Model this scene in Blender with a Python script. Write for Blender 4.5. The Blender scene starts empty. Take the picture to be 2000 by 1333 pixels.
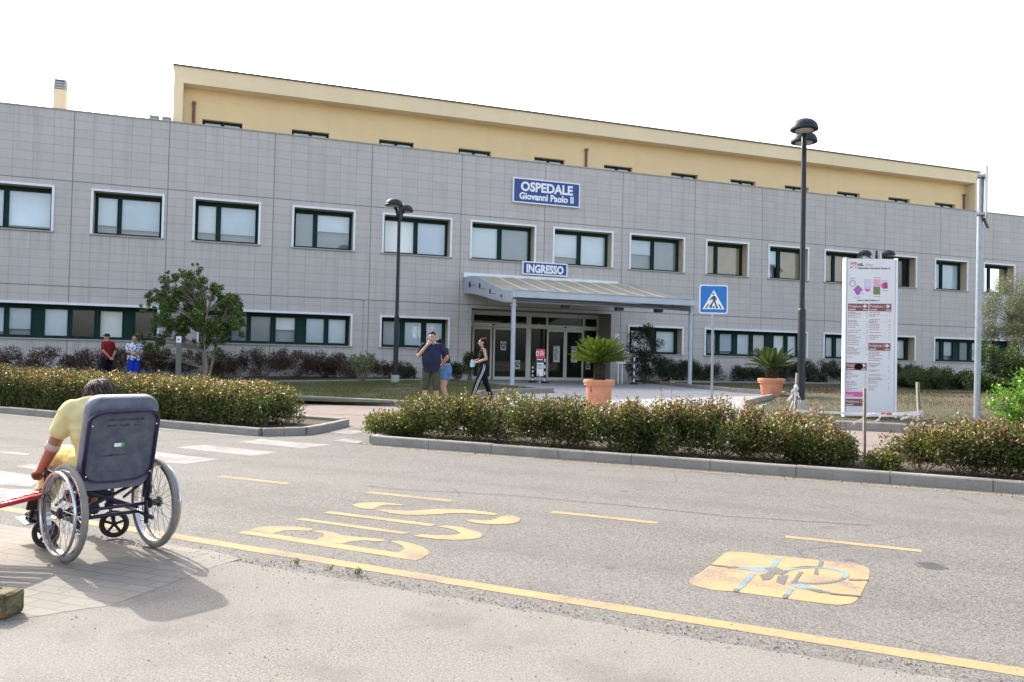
import bpy, bmesh, math, random
import numpy as np
from mathutils import Vector, Matrix, noise as mnoise
from mathutils.geometry import tessellate_polygon
random.seed(7); np.random.seed(7)
R = math.radians
S = bpy.context.scene
COL = S.collection
# ------------------------------------------------------------------ camera
FPX, PIT, ROL, H = 1560.0, .02364, .02164, 1.295
cp, sp, cr, sr = math.cos(PIT), math.sin(PIT), math.cos(ROL), math.sin(ROL)
FWD = Vector((0, cp, sp)); UP0 = Vector((0, -sp, cp)); RT0 = Vector((1, 0, 0))
CR = RT0*cr + UP0*sr; CU = UP0*cr - RT0*sr
cd = bpy.data.cameras.new('camera'); cam = bpy.data.objects.new('camera', cd); COL.objects.link(cam)
cd.sensor_width = 36; cd.lens = FPX/2000*36; cd.clip_end = 2000; cd.clip_start = .05
m = Matrix((CR, CU, -FWD)).transposed().to_4x4(); m.translation = Vector((0, 0, H)); cam.matrix_world = m
S.camera = cam
# ------------------------------------------------------------------ light
SUN_AZ, SUN_EL = R(-40.5), R(36.8)       # azimuth from +Y towards +X, elevation
w = bpy.data.worlds.new('World'); S.world = w; w.use_nodes = True
nt = w.node_tree; nt.nodes.clear()
wo = nt.nodes.new('ShaderNodeOutputWorld'); bg = nt.nodes.new('ShaderNodeBackground'); sk = nt.nodes.new('ShaderNodeTexSky')
sk.sky_type = 'NISHITA'; sk.sun_disc = False; sk.sun_elevation = SUN_EL; sk.sun_rotation = SUN_AZ
sk.dust_density = 4.0; sk.air_density = 1.0; sk.ozone_density = 1.0; sk.altitude = 10
bg.inputs['Strength'].default_value = .15
hs = nt.nodes.new('ShaderNodeHueSaturation'); hs.inputs['Saturation'].default_value = .60      # hazy, whitish summer sky
nt.links.new(sk.outputs[0], hs.inputs['Color']); nt.links.new(hs.outputs[0], bg.inputs['Color']); nt.links.new(bg.outputs[0], wo.inputs[0])
sl = bpy.data.lights.new('sun', 'SUN'); sun = bpy.data.objects.new('sun', sl); COL.objects.link(sun)
sl.energy = 2.0; sl.angle = R(.6); sl.color = (1, .93, .82)
sdir = Vector((math.sin(SUN_AZ)*math.cos(SUN_EL), math.cos(SUN_AZ)*math.cos(SUN_EL), math.sin(SUN_EL)))
sun.rotation_euler = sdir.to_track_quat('Z', 'Y').to_euler(); sun.location = sdir*60
S.view_settings.view_transform = 'Standard'; S.view_settings.look = 'None'
S.view_settings.exposure = 1.80; S.view_settings.gamma = 1
S.cycles.max_bounces = 8; S.cycles.transparent_max_bounces = 12
# ------------------------------------------------------------------ measuring helpers
FA = 1.22742
D2 = Vector((math.sin(FA), math.cos(FA))); N2 = Vector((-D2.y, D2.x)); O2 = Vector((0, 32.5825)) + D2*(-16.0731)
RR = Vector((.908717, -.417413)); RN = Vector((.417413, .908717))        # along / across the road
VA, VB, SL = 11.0, 23.5, .036
def gz(x, y): return SL*min(max(x*RN.x + y*RN.y - VA, 0), VB - VA)
def ray(px, py):
    a, b = (px-1000)/FPX, (py-666.5)/FPX
    return FWD + CR*a - CU*b
def G(px, py):
    r = ray(px, py); z = 0
    for _ in range(60):
        t = (z-H)/r.z; z = .5*z + .5*gz(r.x*t, r.y*t)
    return Vector((r.x*t, r.y*t))
def at(px, py, Y):
    r = ray(px, py); t = Y/r.y; return Vector((r.x*t, r.y*t, H + r.z*t))
def U(px, py, D):
    r = ray(px, py); t = (O2 + N2*D).dot(N2)/(r.x*N2.x + r.y*N2.y)
    return Vector((r.x*t, r.y*t)).dot(D2) - O2.dot(D2), H + r.z*t
def sv(s, v): return RR*s + RN*v
def uo(u, off): return O2 + D2*u + N2*off
# ------------------------------------------------------------------ material helpers
def nodes(name):
    m = bpy.data.materials.new(name); m.use_nodes = True
    return m, m.node_tree, m.node_tree.nodes['Principled BSDF']
def N(nt, kind, **kw):
    n = nt.nodes.new(kind)
    for k, v in kw.items():
        if k in n.inputs: n.inputs[k].default_value = v
        else: setattr(n, k, v)
    return n
def math_(nt, op, a, b=None):
    n = nt.nodes.new('ShaderNodeMath'); n.operation = op
    for i, x in enumerate((a, b)):
        if x is None: continue
        if isinstance(x, (int, float)): n.inputs[i].default_value = x
        else: nt.links.new(x, n.inputs[i])
    return n.outputs[0]
def mixc(nt, fac, a, b, mode='MIX'):
    n = nt.nodes.new('ShaderNodeMix'); n.data_type = 'RGBA'; n.blend_type = mode
    for i, x in ((0, fac), (6, a), (7, b)):
        if isinstance(x, (int, float)): n.inputs[i].default_value = x
        elif isinstance(x, tuple): n.inputs[i].default_value = (*x[:3], 1)
        else: nt.links.new(x, n.inputs[i])
    return n.outputs[2]
def ramp(nt, x, a, b):
    n = nt.nodes.new('ShaderNodeMapRange'); n.inputs[1].default_value = a; n.inputs[2].default_value = b
    nt.links.new(x, n.inputs[0]); return n.outputs[0]
def noise(nt, vec, scale, detail=3, rough=.55):
    n = N(nt, 'ShaderNodeTexNoise', Scale=scale, Detail=detail, Roughness=rough)
    nt.links.new(vec, n.inputs['Vector']); return n.outputs['Fac']
def coords(nt, kind='Object'): return nt.nodes.new('ShaderNodeTexCoord').outputs[kind]
def bump(nt, p, h, strength=.3, dist=.01):
    b = N(nt, 'ShaderNodeBump', Strength=strength, Distance=dist); nt.links.new(h, b.inputs['Height']); nt.links.new(b.outputs[0], p.inputs['Normal'])
MATS = {}
def flat(name, col, rough=.6, metal=0, var=.12, scale=6, spec=.4, bmp=0):
    if name in MATS: return MATS[name]
    m, nt, p = nodes(name); v = coords(nt)
    n1 = noise(nt, v, scale, 4); dark = tuple(c*(1-var) for c in col); light = tuple(min(1, c*(1+var)) for c in col)
    nt.links.new(mixc(nt, ramp(nt, n1, .3, .7), dark, light), p.inputs['Base Color'])
    p.inputs['Roughness'].default_value = rough; p.inputs['Metallic'].default_value = metal; p.inputs['Specular IOR Level'].default_value = spec
    if bmp: bump(nt, p, noise(nt, v, scale*8, 3), bmp, .01)
    MATS[name] = m; return m
# ------------------------------------------------------------------ mesh builder
class MB:
    def __init__(s): s.v = []; s.f = []; s.m = []; s.c = []
    def add(s, vs, fs, mi=0):
        o = len(s.v); s.v += [tuple(v) for v in vs]; s.f += [tuple(i+o for i in f) for f in fs]; s.m += [mi]*len(fs); return s
    def box(s, a, b, mi=0):
        (x0, y0, z0), (x1, y1, z1) = a, b
        return s.add([(x0,y0,z0),(x1,y0,z0),(x1,y1,z0),(x0,y1,z0),(x0,y0,z1),(x1,y0,z1),(x1,y1,z1),(x0,y1,z1)],
              [(0,3,2,1),(4,5,6,7),(0,1,5,4),(1,2,6,5),(2,3,7,6),(3,0,4,7)], mi)
    def obox(s, c, ax, ay, az, mi=0):       # oriented box: centre and three half-axis vectors
        c, ax, ay, az = map(Vector, (c, ax, ay, az))
        vs = [c+ax*i+ay*j+az*k for k in (-1,1) for i, j in ((-1,-1),(1,-1),(1,1),(-1,1))]
        return s.add(vs, [(0,3,2,1),(4,5,6,7),(0,1,5,4),(1,2,6,5),(2,3,7,6),(3,0,4,7)], mi)
    def bar(s, p, q, wx, wy=None, mi=0):
        p, q = Vector(p), Vector(q); d = (q-p); L = d.length; d /= L
        a = d.cross(Vector((0,0,1)) if abs(d.z) < .95 else Vector((1,0,0))).normalized(); b = a.cross(d)
        return s.obox((p+q)/2, a*wx/2, b*(wy or wx)/2, d*L/2, mi)
    def tube(s, pts, r, n=10, mi=0, closed=False):
        P = [Vector(p) for p in pts]; rs = r if isinstance(r, (list, tuple)) else [r]*len(P); o = len(s.v); ref = None
        for i, p in enumerate(P):
            if closed: t = P[(i+1) % len(P)] - P[i-1]
            else: t = P[min(i+1, len(P)-1)] - P[max(i-1, 0)]
            t.normalize()
            if ref is None: ref = t.cross(Vector((0,0,1)) if abs(t.z) < .9 else Vector((1,0,0))).normalized()
            a = (ref - t*ref.dot(t)).normalized(); ref = a; b = t.cross(a)
            s.v += [tuple(p + (a*math.cos(2*math.pi*k/n) + b*math.sin(2*math.pi*k/n))*rs[i]) for k in range(n)]
        L = len(P)
        for i in range(L if closed else L-1):
            for k in range(n):
                j = (i+1) % L; s.f.append((o+i*n+k, o+i*n+(k+1) % n, o+j*n+(k+1) % n, o+j*n+k)); s.m.append(mi)
        if not closed:
            s.f.append(tuple(o+k for k in range(n))[::-1]); s.f.append(tuple(o+(L-1)*n+k for k in range(n))); s.m += [mi, mi]
        return s
    def lathe(s, prof, c=(0,0,0), n=24, mi=0, cap=True):
        o = len(s.v)
        for r, z in prof: s.v += [(c[0]+r*math.cos(2*math.pi*k/n), c[1]+r*math.sin(2*math.pi*k/n), c[2]+z) for k in range(n)]
        for i in range(len(prof)-1):
            for k in range(n): s.f.append((o+i*n+k, o+i*n+(k+1) % n, o+(i+1)*n+(k+1) % n, o+(i+1)*n+k)); s.m.append(mi)
        if cap:
            s.f.append(tuple(o+k for k in range(n))[::-1]); s.f.append(tuple(o+(len(prof)-1)*n+k for k in range(n))); s.m += [mi, mi]
        return s
    def loft(s, rings, n=16, mi=0):         # rings: (centre, ax, ay) ellipses
        o = len(s.v)
        for c, ax, ay in rings:
            c, ax, ay = Vector(c), Vector(ax), Vector(ay)
            s.v += [tuple(c + ax*math.cos(2*math.pi*k/n) + ay*math.sin(2*math.pi*k/n)) for k in range(n)]
        for i in range(len(rings)-1):
            for k in range(n): s.f.append((o+i*n+k, o+i*n+(k+1) % n, o+(i+1)*n+(k+1) % n, o+(i+1)*n+k)); s.m.append(mi)
        s.f.append(tuple(o+k for k in range(n))[::-1]); s.f.append(tuple(o+(len(rings)-1)*n+k for k in range(n))); s.m += [mi, mi]
        return s
    def ball(s, c, r, n=12, mi=0, rot=None):
        c = Vector(c); r = Vector(r) if hasattr(r, '__len__') else Vector((r, r, r)); rings = []
        o = len(s.v); nl = n//2
        for i in range(nl+1):
            a = math.pi*i/nl
            for k in range(n):
                b = 2*math.pi*k/n; q = Vector((r.x*math.sin(a)*math.cos(b), r.y*math.sin(a)*math.sin(b), -r.z*math.cos(a)))
                if rot is not None: q = rot @ q
                s.v.append(tuple(c+q))
        for i in range(nl):
            for k in range(n): s.f.append((o+i*n+k, o+i*n+(k+1) % n, o+(i+1)*n+(k+1) % n, o+(i+1)*n+k)); s.m.append(mi)
        return s
    def cap(s, p, q, r0, r1, n=12, mi=0):   # tapered capsule
        p, q = Vector(p), Vector(q); d = (q-p).normalized()
        a = d.cross(Vector((0,0,1)) if abs(d.z) < .9 else Vector((1,0,0))).normalized(); b = d.cross(a); rg = []
        for t in (-.98, -.8, -.45, 0): c = math.sqrt(1-t*t)*r0; rg.append((p+d*r0*t, a*c, b*c))
        for t in (0, .45, .8, .98): c = math.sqrt(1-t*t)*r1; rg.append((q+d*r1*t, a*c, b*c))
        return s.loft(rg, n, mi)
    def prism(s, poly, z0, z1, mi=0):
        n = len(poly); tri = tessellate_polygon([[Vector((x, y, 0)) for x, y in poly]])
        vs = [(x, y, z0) for x, y in poly] + [(x, y, z1) for x, y in poly]
        fs = [tuple(t) for t in tri] + [tuple(i+n for i in t) for t in tri] + [(i, (i+1) % n, (i+1) % n+n, i+n) for i in range(n)]
        return s.add(vs, fs, mi)
    def xf(s, M):
        s.v = [tuple(M @ Vector(v)) for v in s.v]; return s
    def build(s, name, mats, parent=None, smooth=False, fix=False, bev=0):
        me = bpy.data.meshes.new(name); me.from_pydata(s.v, [], s.f)
        for m_ in (mats if isinstance(mats, (list, tuple)) else [mats]): me.materials.append(m_)
        if len(me.materials) > 1: me.polygons.foreach_set('material_index', s.m)
        bm = bmesh.new(); bm.from_mesh(me)
        bmesh.ops.recalc_face_normals(bm, faces=bm.faces)
        if bev: bmesh.ops.bevel(bm, geom=list(bm.edges), offset=bev, segments=2, profile=.5, affect='EDGES', clamp_overlap=True)
        bm.to_mesh(me); bm.free()
        if smooth: me.polygons.foreach_set('use_smooth', [True]*len(me.polygons))
        me.update(); return link(name, me, parent)
def link(name, me, parent=None):
    o = bpy.data.objects.new(name, me); COL.objects.link(o)
    if parent: o.parent = parent
    return o
def tag(o, label=None, cat=None, group=None, kind=None):
    if label: o['label'] = label
    if cat: o['category'] = cat
    if group: o['group'] = group
    if kind: o['kind'] = kind
    return o
def empty(name, loc, rz=0, label=None, cat=None, group=None):
    o = bpy.data.objects.new(name, None); COL.objects.link(o); o.location = loc; o.rotation_euler = (0, 0, rz); o.empty_display_size = .2
    return tag(o, label, cat, group)
def copy_tree(o, parent=None):
    c = o.copy(); COL.objects.link(c)
    if parent: c.parent = parent
    for ch in list(o.children): copy_tree(ch, c)
    return c
def smooth_by_angle(o, ang=40):
    me = o.data; me.polygons.foreach_set('use_smooth', [True]*len(me.polygons))
    bm = bmesh.new(); bm.from_mesh(me)
    for e in bm.edges:
        if len(e.link_faces) == 2 and e.calc_face_angle(0) > R(ang): e.smooth = False
    bm.to_mesh(me); bm.free(); return o
def text_mb(txt, size, mb=None, M=None, mi=0, align='LEFT', bold=0, ext=.004, spacing=1.0, sx=1.0):
    cu = bpy.data.curves.new('t', 'FONT'); cu.body = txt; cu.size = size; cu.align_x = align; cu.extrude = ext; cu.offset = bold; cu.space_character = spacing; cu.resolution_u = 3
    o = bpy.data.objects.new('t', cu); COL.objects.link(o)
    ev = o.evaluated_get(bpy.context.evaluated_depsgraph_get()); me = ev.to_mesh()
    vs = [Vector((v.co.x*sx, v.co.y, v.co.z)) for v in me.vertices]; fs = [tuple(p.vertices) for p in me.polygons]
    ev.to_mesh_clear(); bpy.data.objects.remove(o); bpy.data.curves.remove(cu)
    if M is not None: vs = [M @ v for v in vs]
    mb = mb or MB(); mb.add(vs, fs, mi); return mb
XZ = Matrix(((1,0,0,0),(0,0,-1,0),(0,1,0,0),(0,0,0,1)))      # text plane -> upright, reading from -Y
def up(x, y, z): return Matrix.Translation((x, y, z)) @ XZ
# ------------------------------------------------------------------ ground drapes
def clipv(poly, lo, hi):
    for sgn, lim in ((1, lo), (-1, -hi)):
        out = []
        for i in range(len(poly)):
            a, b = poly[i-1], poly[i]; da = sgn*(a.dot(RN)) - lim; db = sgn*(b.dot(RN)) - lim
            if (da >= 0) != (db >= 0): out.append(a + (b-a)*(da/(da-db)))
            if db >= 0: out.append(b)
        poly = out
        if not poly: return []
    return poly
def drape(polys, dz, name, mat_, kind='structure', parent=None, mb=None):
    mb = mb or MB()
    for ip, poly in enumerate(polys):
        zi = dz + (ip*.00015 if 0 < len(polys) < 40 else 0)
        poly = [Vector((p[0], p[1])) for p in poly]
        for lo, hi in ((-9e3, VA), (VA, VB), (VB, 9e3)):
            c = clipv(poly, lo, hi)
            c = [p for i, p in enumerate(c) if (p - c[i-1]).length > 1e-5]
            if len(c) < 3: continue
            vs = [(p.x, p.y, gz(p.x, p.y)+zi) for p in c]
            tri = tessellate_polygon([[Vector((p.x, p.y, 0)) for p in c]])
            mb.add(vs, [tuple(t) for t in tri])
    me = bpy.data.meshes.new(name); me.from_pydata(mb.v, [], mb.f); me.materials.append(mat_)
    bm = bmesh.new(); bm.from_mesh(me)
    for f in bm.faces:
        f.normal_update()
        if f.normal.z < 0: f.normal_flip()
    bm.to_mesh(me); bm.free()
    o = link(name, me, parent); o['kind'] = kind; return o
def strip(pts, wd):
    P = [Vector(p) for p in pts]; L = []; Rr = []
    for i, p in enumerate(P):
        t = (P[min(i+1, len(P)-1)] - P[max(i-1, 0)]).normalized(); n = Vector((-t.y, t.x)); L.append(p+n*wd/2); Rr.append(p-n*wd/2)
    return L + Rr[::-1]
# ------------------------------------------------------------------ ground materials
def asphalt(name, base, warm, patch=.25, grit=1.0, tracks=.3, cracks=.6):
    m, nt, p = nodes(name); v = coords(nt)
    g1 = noise(nt, v, 105, 3, .75); g2 = noise(nt, v, 45, 3, .65); big = noise(nt, v, .30, 5, .6); mid = noise(nt, v, 1.7, 5, .65)
    c = mixc(nt, ramp(nt, g1, .38, .62), tuple(x*(1-.48*grit) for x in base), tuple(x*(1+.42*grit) for x in base))
    c = mixc(nt, math_(nt, 'MULTIPLY', ramp(nt, g2, .55, .72), .5*grit), c, tuple(x*1.6 for x in base))
    c = mixc(nt, math_(nt, 'MULTIPLY', ramp(nt, big, .38, .66), patch), c, warm)
    c = mixc(nt, math_(nt, 'MULTIPLY', ramp(nt, mid, .5, .72), patch*1.1), c, tuple(x*.62 for x in base))
    mp = N(nt, 'ShaderNodeMapping'); mp.inputs['Rotation'].default_value = (0, 0, R(24.67)); nt.links.new(v, mp.inputs[0])
    mp2 = N(nt, 'ShaderNodeMapping'); mp2.inputs['Scale'].default_value = (.05, 1.0, 1.0); nt.links.new(mp.outputs[0], mp2.inputs[0])
    tr = noise(nt, mp2.outputs[0], 1.25, 4, .55)
    c = mixc(nt, math_(nt, 'MULTIPLY', ramp(nt, tr, .48, .64), tracks), c, tuple(x*.66 for x in base)); c = mixc(nt, math_(nt, 'MULTIPLY', ramp(nt, tr, .46, .34), tracks*.6), c, tuple(x*1.3 for x in base))
    wv = N(nt, 'ShaderNodeTexNoise', Scale=1.6, Detail=4.0); nt.links.new(v, wv.inputs['Vector'])
    cv = mixc(nt, .12, v, wv.outputs['Color'], 'ADD')
    vo = N(nt, 'ShaderNodeTexVoronoi', Scale=.42); vo.feature = 'DISTANCE_TO_EDGE'; nt.links.new(cv, vo.inputs['Vector'])
    ck = math_(nt, 'MULTIPLY', math_(nt, 'LESS_THAN', vo.outputs['Distance'], .0016), math_(nt, 'MULTIPLY', ramp(nt, noise(nt, v, .6, 2), .5, .58), cracks)); c = mixc(nt, ck, c, tuple(x*.25 for x in base))
    sp_ = N(nt, 'ShaderNodeTexVoronoi', Scale=1.15); nt.links.new(v, sp_.inputs['Vector'])
    c = mixc(nt, math_(nt, 'MULTIPLY', ramp(nt, math_(nt, 'ADD', sp_.outputs['Distance'], math_(nt, 'MULTIPLY', g2, .10)), .115, .085), .55), c, tuple(x*.4 for x in base))
    nt.links.new(c, p.inputs['Base Color']); p.inputs['Roughness'].default_value = .9; p.inputs['Specular IOR Level'].default_value = .2
    bump(nt, p, g1, .6, .008); return m
M_road = asphalt('asphalt', (.143, .136, .124), (.168, .157, .142), .35, 1.6)
M_redroad = asphalt('reddish_asphalt', (.21, .172, .152), (.225, .197, .176), .35)
M_pave = asphalt('beige_screed', (.188, .172, .154), (.222, .208, .188), .6, .95, .0, .0)
M_fore = asphalt('pale_concrete', (.31, .305, .30), (.35, .35, .345), .4, .5, .1)
def soilmat(name, a, b, c_, sc=9):
    m, nt, p = nodes(name); v = coords(nt)
    c = mixc(nt, ramp(nt, noise(nt, v, sc, 6, .7), .35, .65), a, b); c = mixc(nt, ramp(nt, noise(nt, v, 1.0, 5), .45, .6), c, c_)
    nt.links.new(c, p.inputs['Base Color']); p.inputs['Roughness'].default_value = 1; bump(nt, p, noise(nt, v, 40, 4, .7), .8, .03); return m
M_soil = soilmat('dry_soil', (.05, .038, .026), (.105, .08, .056), (.075, .06, .036))
M_turf = soilmat('dry_turf', (.098, .068, .038), (.068, .055, .026), (.045, .055, .018), 14)
M_ground = soilmat('far_ground', (.22, .2, .16), (.3, .27, .21), (.2, .2, .13))
def kerbmat():
    m, nt, p = nodes('kerb_concrete'); v = coords(nt)
    c = mixc(nt, ramp(nt, noise(nt, v, 3, 5, .65), .3, .7), (.165, .152, .135), (.27, .253, .225))
    c = mixc(nt, ramp(nt, noise(nt, v, 120, 2), .45, .75), c, (.31, .295, .27))
    nt.links.new(c, p.inputs['Base Color']); p.inputs['Roughness'].default_value = .9; bump(nt, p, noise(nt, v, 90, 3), .3, .006); return m
M_kerb = kerbmat()
def paint(name, col, wear=.5, road=(.14, .135, .128)):
    m, nt, p = nodes(name); v = coords(nt)
    fine = ramp(nt, noise(nt, v, 105, 3, .75), .62-.16*wear, .72-.12*wear); pat = ramp(nt, math_(nt, 'ADD', math_(nt, 'MULTIPLY', noise(nt, v, 60, 3, .7), .45), math_(nt, 'MULTIPLY', noise(nt, v, 2.6, 5, .65), .55)), .60-.13*wear, .68-.11*wear)
    wv = math_(nt, 'MAXIMUM', math_(nt, 'MULTIPLY', fine, .75), math_(nt, 'MULTIPLY', pat, .85))
    c = mixc(nt, noise(nt, v, 4, 4), tuple(x*.8 for x in col), col); c = mixc(nt, wv, c, road)
    nt.links.new(c, p.inputs['Base Color']); p.inputs['Roughness'].default_value = .85; p.inputs['Specular IOR Level'].default_value = .2; bump(nt, p, noise(nt, v, 105, 3, .75), .5, .007); return m
M_yel = paint('yellow_road_paint', (.45, .295, .135), .85)
M_yelfaint = paint('worn_yellow_paint', (.34, .24, .12), .95)
M_white = paint('white_road_paint', (.31, .30, .285), 1.0)
M_blue = paint('pale_blue_paint', (.20, .275, .30), .85)
def pavermat():
    m, nt, p = nodes('grey_pavers'); v = coords(nt); mp = N(nt, 'ShaderNodeMapping'); mp.inputs['Rotation'].default_value = (0, 0, R(20)); nt.links.new(v, mp.inputs[0])
    b = N(nt, 'ShaderNodeTexBrick', Scale=1.0); b.inputs['Brick Width'].default_value = .2; b.inputs['Row Height'].default_value = .1; b.inputs['Mortar Size'].default_value = .004
    b.inputs['Color1'].default_value = (.195, .180, .155, 1); b.inputs['Color2'].default_value = (.16, .146, .126, 1); b.inputs['Mortar'].default_value = (.075, .065, .055, 1); nt.links.new(mp.outputs[0], b.inputs[0])
    c = mixc(nt, ramp(nt, noise(nt, v, 2, 4), .35, .7), b.outputs[0], (.215, .20, .175)); c = mixc(nt, .55, c, b.outputs[0]); c = mixc(nt, math_(nt, 'MULTIPLY', ramp(nt, noise(nt, v, 160, 2), .4, .7), .35), c, (.15, .13, .11))
    nt.links.new(c, p.inputs['Base Color']); p.inputs['Roughness'].default_value = .9; bump(nt, p, b.outputs['Fac'], -.4, .004); return m
M_paver = pavermat()
# ------------------------------------------------------------------ ground, roads
def rect(s0, s1, v0, v1): return [sv(s0, v0), sv(s1, v0), sv(s1, v1), sv(s0, v1)]
drape([rect(-400, 400, -300, 400)], -.012, 'ground', M_ground)
drape([rect(-60, 60, 3.2, 15.62)], -.004, 'road', M_road)
drape([rect(-60, -7.02, 11.75, 15.62), rect(-7.02, 60, 11.75, 15.62)], .0, 'reddish_back_road', M_redroad)
def jag(s0, s1, v, amp, step): 
    out = []; s = s0
    while s < s1: out.append(sv(s, v + random.uniform(-amp, amp) + amp*.8*math.sin(s*1.3))); s += step*random.uniform(.6, 1.4)
    return out
pv = jag(-40, 40, 3.84, .012, .09)
drape([pv + [sv(40, -30), sv(-40, -30)]], -.001, 'pavement', M_pave)
pl = [G(470, 1092), G(400, 1112), G(330, 1141), G(262, 1166), G(215, 1183), G(150, 1192), G(60, 1206), G(0, 1214)]
s_l = pl[-1].dot(RR)
drape([[sv(-14, 3.83), *[sv(s, 3.83) for s in (-6, -5, -4.4)], G(330, 1062), G(420, 1078)] + pl + [sv(-14, pl[-1].dot(RN)+2.2)]], .0004, 'paver_walkway', M_paver)
# yellow kerb-side line, dashes, long near line
drape([strip([sv(-40, 4.3), sv(-7, 4.24), sv(-2, 4.12), sv(3, 4.06), sv(30, 4.0)], .115)], -.0020, 'near_yellow_line', M_yel)
drape([strip([sv(s, 6.43), sv(s+.92, 6.43)], .085) for s in (-6.33, -4.44, -2.54, -.63, 1.27, 3.2, 5.1)], -.0020, 'yellow_dashes', M_yel)
drape([strip([sv(-6.98, 9.74), sv(20, 9.80)], .07)], -.0020, 'kerb_yellow_line', M_yelfaint)
drape([strip([sv(-40, 10.85), sv(-16, 10.28), sv(-9.1, 9.72)], .07)], -.0020, 'edge_white_line', M_white)
drape([strip([sv(-40, 13.6), sv(-9.5, 13.6), sv(20, 13.6)], .09)], .004, 'back_yellow_line', M_yelfaint)
def px(poly, sc, x0, y0): return [G(x0 + x/sc, y0 + y/sc) for x, y in poly]
B2 = lambda *p: px(p, 3.226, 440, 920)
bus = [B2((75,388),(150,374),(1255,538),(1240,552),(1190,562)),
 B2((152,371),(190,357),(240,349),(330,346),(440,350),(545,360),(548,368),(520,376),(440,372),(370,374),(320,386),(295,394)),
 B2((550,380),(570,375),(620,376),(700,390),(740,405),(850,416),(1000,430),(1005,438),(960,442),(880,436),(800,440),(770,448),(730,458),(640,447),(570,435),(585,424),(615,414),(625,400),(605,388)),
 B2((1045,445),(1070,440),(1110,442),(1180,458),(1250,480),(1283,508),(1280,526),(1250,537),(1225,541),(1150,530),(1070,517),(1105,505),(1128,490),(1120,472),(1085,456)),
 B2((437,304),(490,297),(1165,388),(1120,399)), B2((612,263),(662,253),(1328,335),(1290,348)),
 B2((1335,350),(1395,344),(1480,352),(1560,370),(1605,388),(1622,404),(1605,420),(1540,431),(1430,434),(1320,427),(1230,416),(1185,407),(1230,399),(1320,404),(1400,405),(1460,401),(1485,392),(1455,374),(1400,359)),
 B2((800,212),(850,201),(920,198),(1000,199),(1125,213),(1100,217),(1020,212),(985,217),(960,225),(940,238),(915,241),(860,236),(820,225)),
 B2((945,246),(1000,240),(1080,248),(1150,252),(1220,249),(1280,243),(1360,240),(1440,240),(1540,245),(1640,256),(1722,271),(1690,279),(1600,270),(1500,265),(1420,266),(1350,271),(1280,276),(1200,279),(1130,276),(1040,266)),
 B2((1505,309),(1560,306),(1630,313),(1690,307),(1720,297),(1735,286),(1775,279),(1810,281),(1845,291),(1862,303),(1850,320),(1800,332),(1720,336),(1640,334),(1570,327))]
drape(bus, -.0020, 'bus_lettering', M_yel)
B3 = lambda *p: px(p, 3.3333, 1300, 1020)
drape([B3((150,383),(165,368),(290,280),(385,200),(420,191),(500,192),(560,198),(1000,246),(1200,264),(1290,284),(1325,305),(1330,335),(1318,378),(1265,480),(1240,512),(1200,530),(1120,538),(1000,524),(760,492),(440,450),(300,438),(200,415),(160,400))], -.0020, 'disabled_bay_marking', M_yel)
def arc3(cx, cy, rx, ry, a0, a1, wd, n=18): return [ (cx+rx*math.cos(R(a0+(a1-a0)*i/n)), cy+ry*math.sin(R(a0+(a1-a0)*i/n))) for i in range(n+1)] + [ (cx+(rx-wd*1.5)*math.cos(R(a1-(a1-a0)*i/n)), cy+(ry-wd*.5)*math.sin(R(a1-(a1-a0)*i/n))) for i in range(n+1)]
drape([B3((395,287),(520,290),(680,288),(715,305),(690,322),(590,325),(540,312),(400,298)), B3((722,233),(758,237),(716,294),(676,288)), B3((548,330),(590,338),(490,440),(448,438)),
       B3((800,430),(838,435),(795,490),(758,488)), B3(*arc3(960, 345, 235, 58, -160, 20, 26)), B3((790,398),(900,402),(985,432),(1075,450),(1060,465),(960,447),(840,425)), B3((1010,255),(1030,258),(1018,292),(1000,290))], -.0006, 'faded_blue_symbol', M_blue)
drape([B3(*arc3(960, 345, 232, 60, 20, 130, 22)), B3((610,345),(690,320),(720,330),(680,375),(630,378)), B3((730,350),(800,345),(770,410),(720,390)), B3((870,320),(895,325),(840,405),(815,400)), B3((975,300),(990,302),(995,345),(965,340)), B3((1190,368),(1320,372),(1318,382),(1190,380)), B3((640,300),(720,296),(800,320),(760,345),(690,330)), B3((900,430),(1000,440),(1080,462),(1000,460)), B3((1000,250),(1028,254),(1016,296),(990,294)), B3((390,290),(470,288),(480,296),(400,300)), B3((790,300),(900,285),(1010,288),(1000,294),(880,296)), B3((770,470),(800,474),(788,496),(760,492)), B3((445,432),(480,438),(470,456),(440,450)), B3((1070,462),(1260,478),(1258,486),(1065,470)), B3((295,276),(400,287),(398,293),(292,283))], -.0002, 'worn_symbol_gaps', M_road)
# zebra crossing
drape([[G(150, 893), G(200, 879), G(291, 881), G(427, 897), G(363, 906)], [G(341, 874), G(398, 869), G(542, 883.5), G(490, 890.5)], [G(463, 863), G(510, 857.5), G(575, 864), G(648, 868.5), G(590, 876)],
       [G(640, 844.5), G(675, 839), G(716, 843), G(682, 848)], [G(30, 911), G(64, 906), G(190, 921), G(150, 930)], [G(-60, 915), G(0, 919.5), G(90, 932), G(60, 951), G(0, 948), G(-60, 940)], [G(650, 861), G(672, 857), G(708, 861), G(700, 866)]], -.0020, 'zebra_crossing', M_white)
drape([[G(-40, 878), G(0, 880), G(59, 886), G(52, 889), G(-40, 882)]], -.0020, 'white_dash', M_white)
M_seam = flat('tar_seam', (.07, .067, .065), .8)
drape([strip([G(-30, 876), G(60, 874), G(150, 868), G(330, 860), G(470, 853)], .06), strip([G(700, 948), G(800, 957), G(980, 966), G(1250, 990), G(1420, 1008), G(1700, 1026)], .012)], -.0015, 'tar_seam', M_seam)
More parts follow.
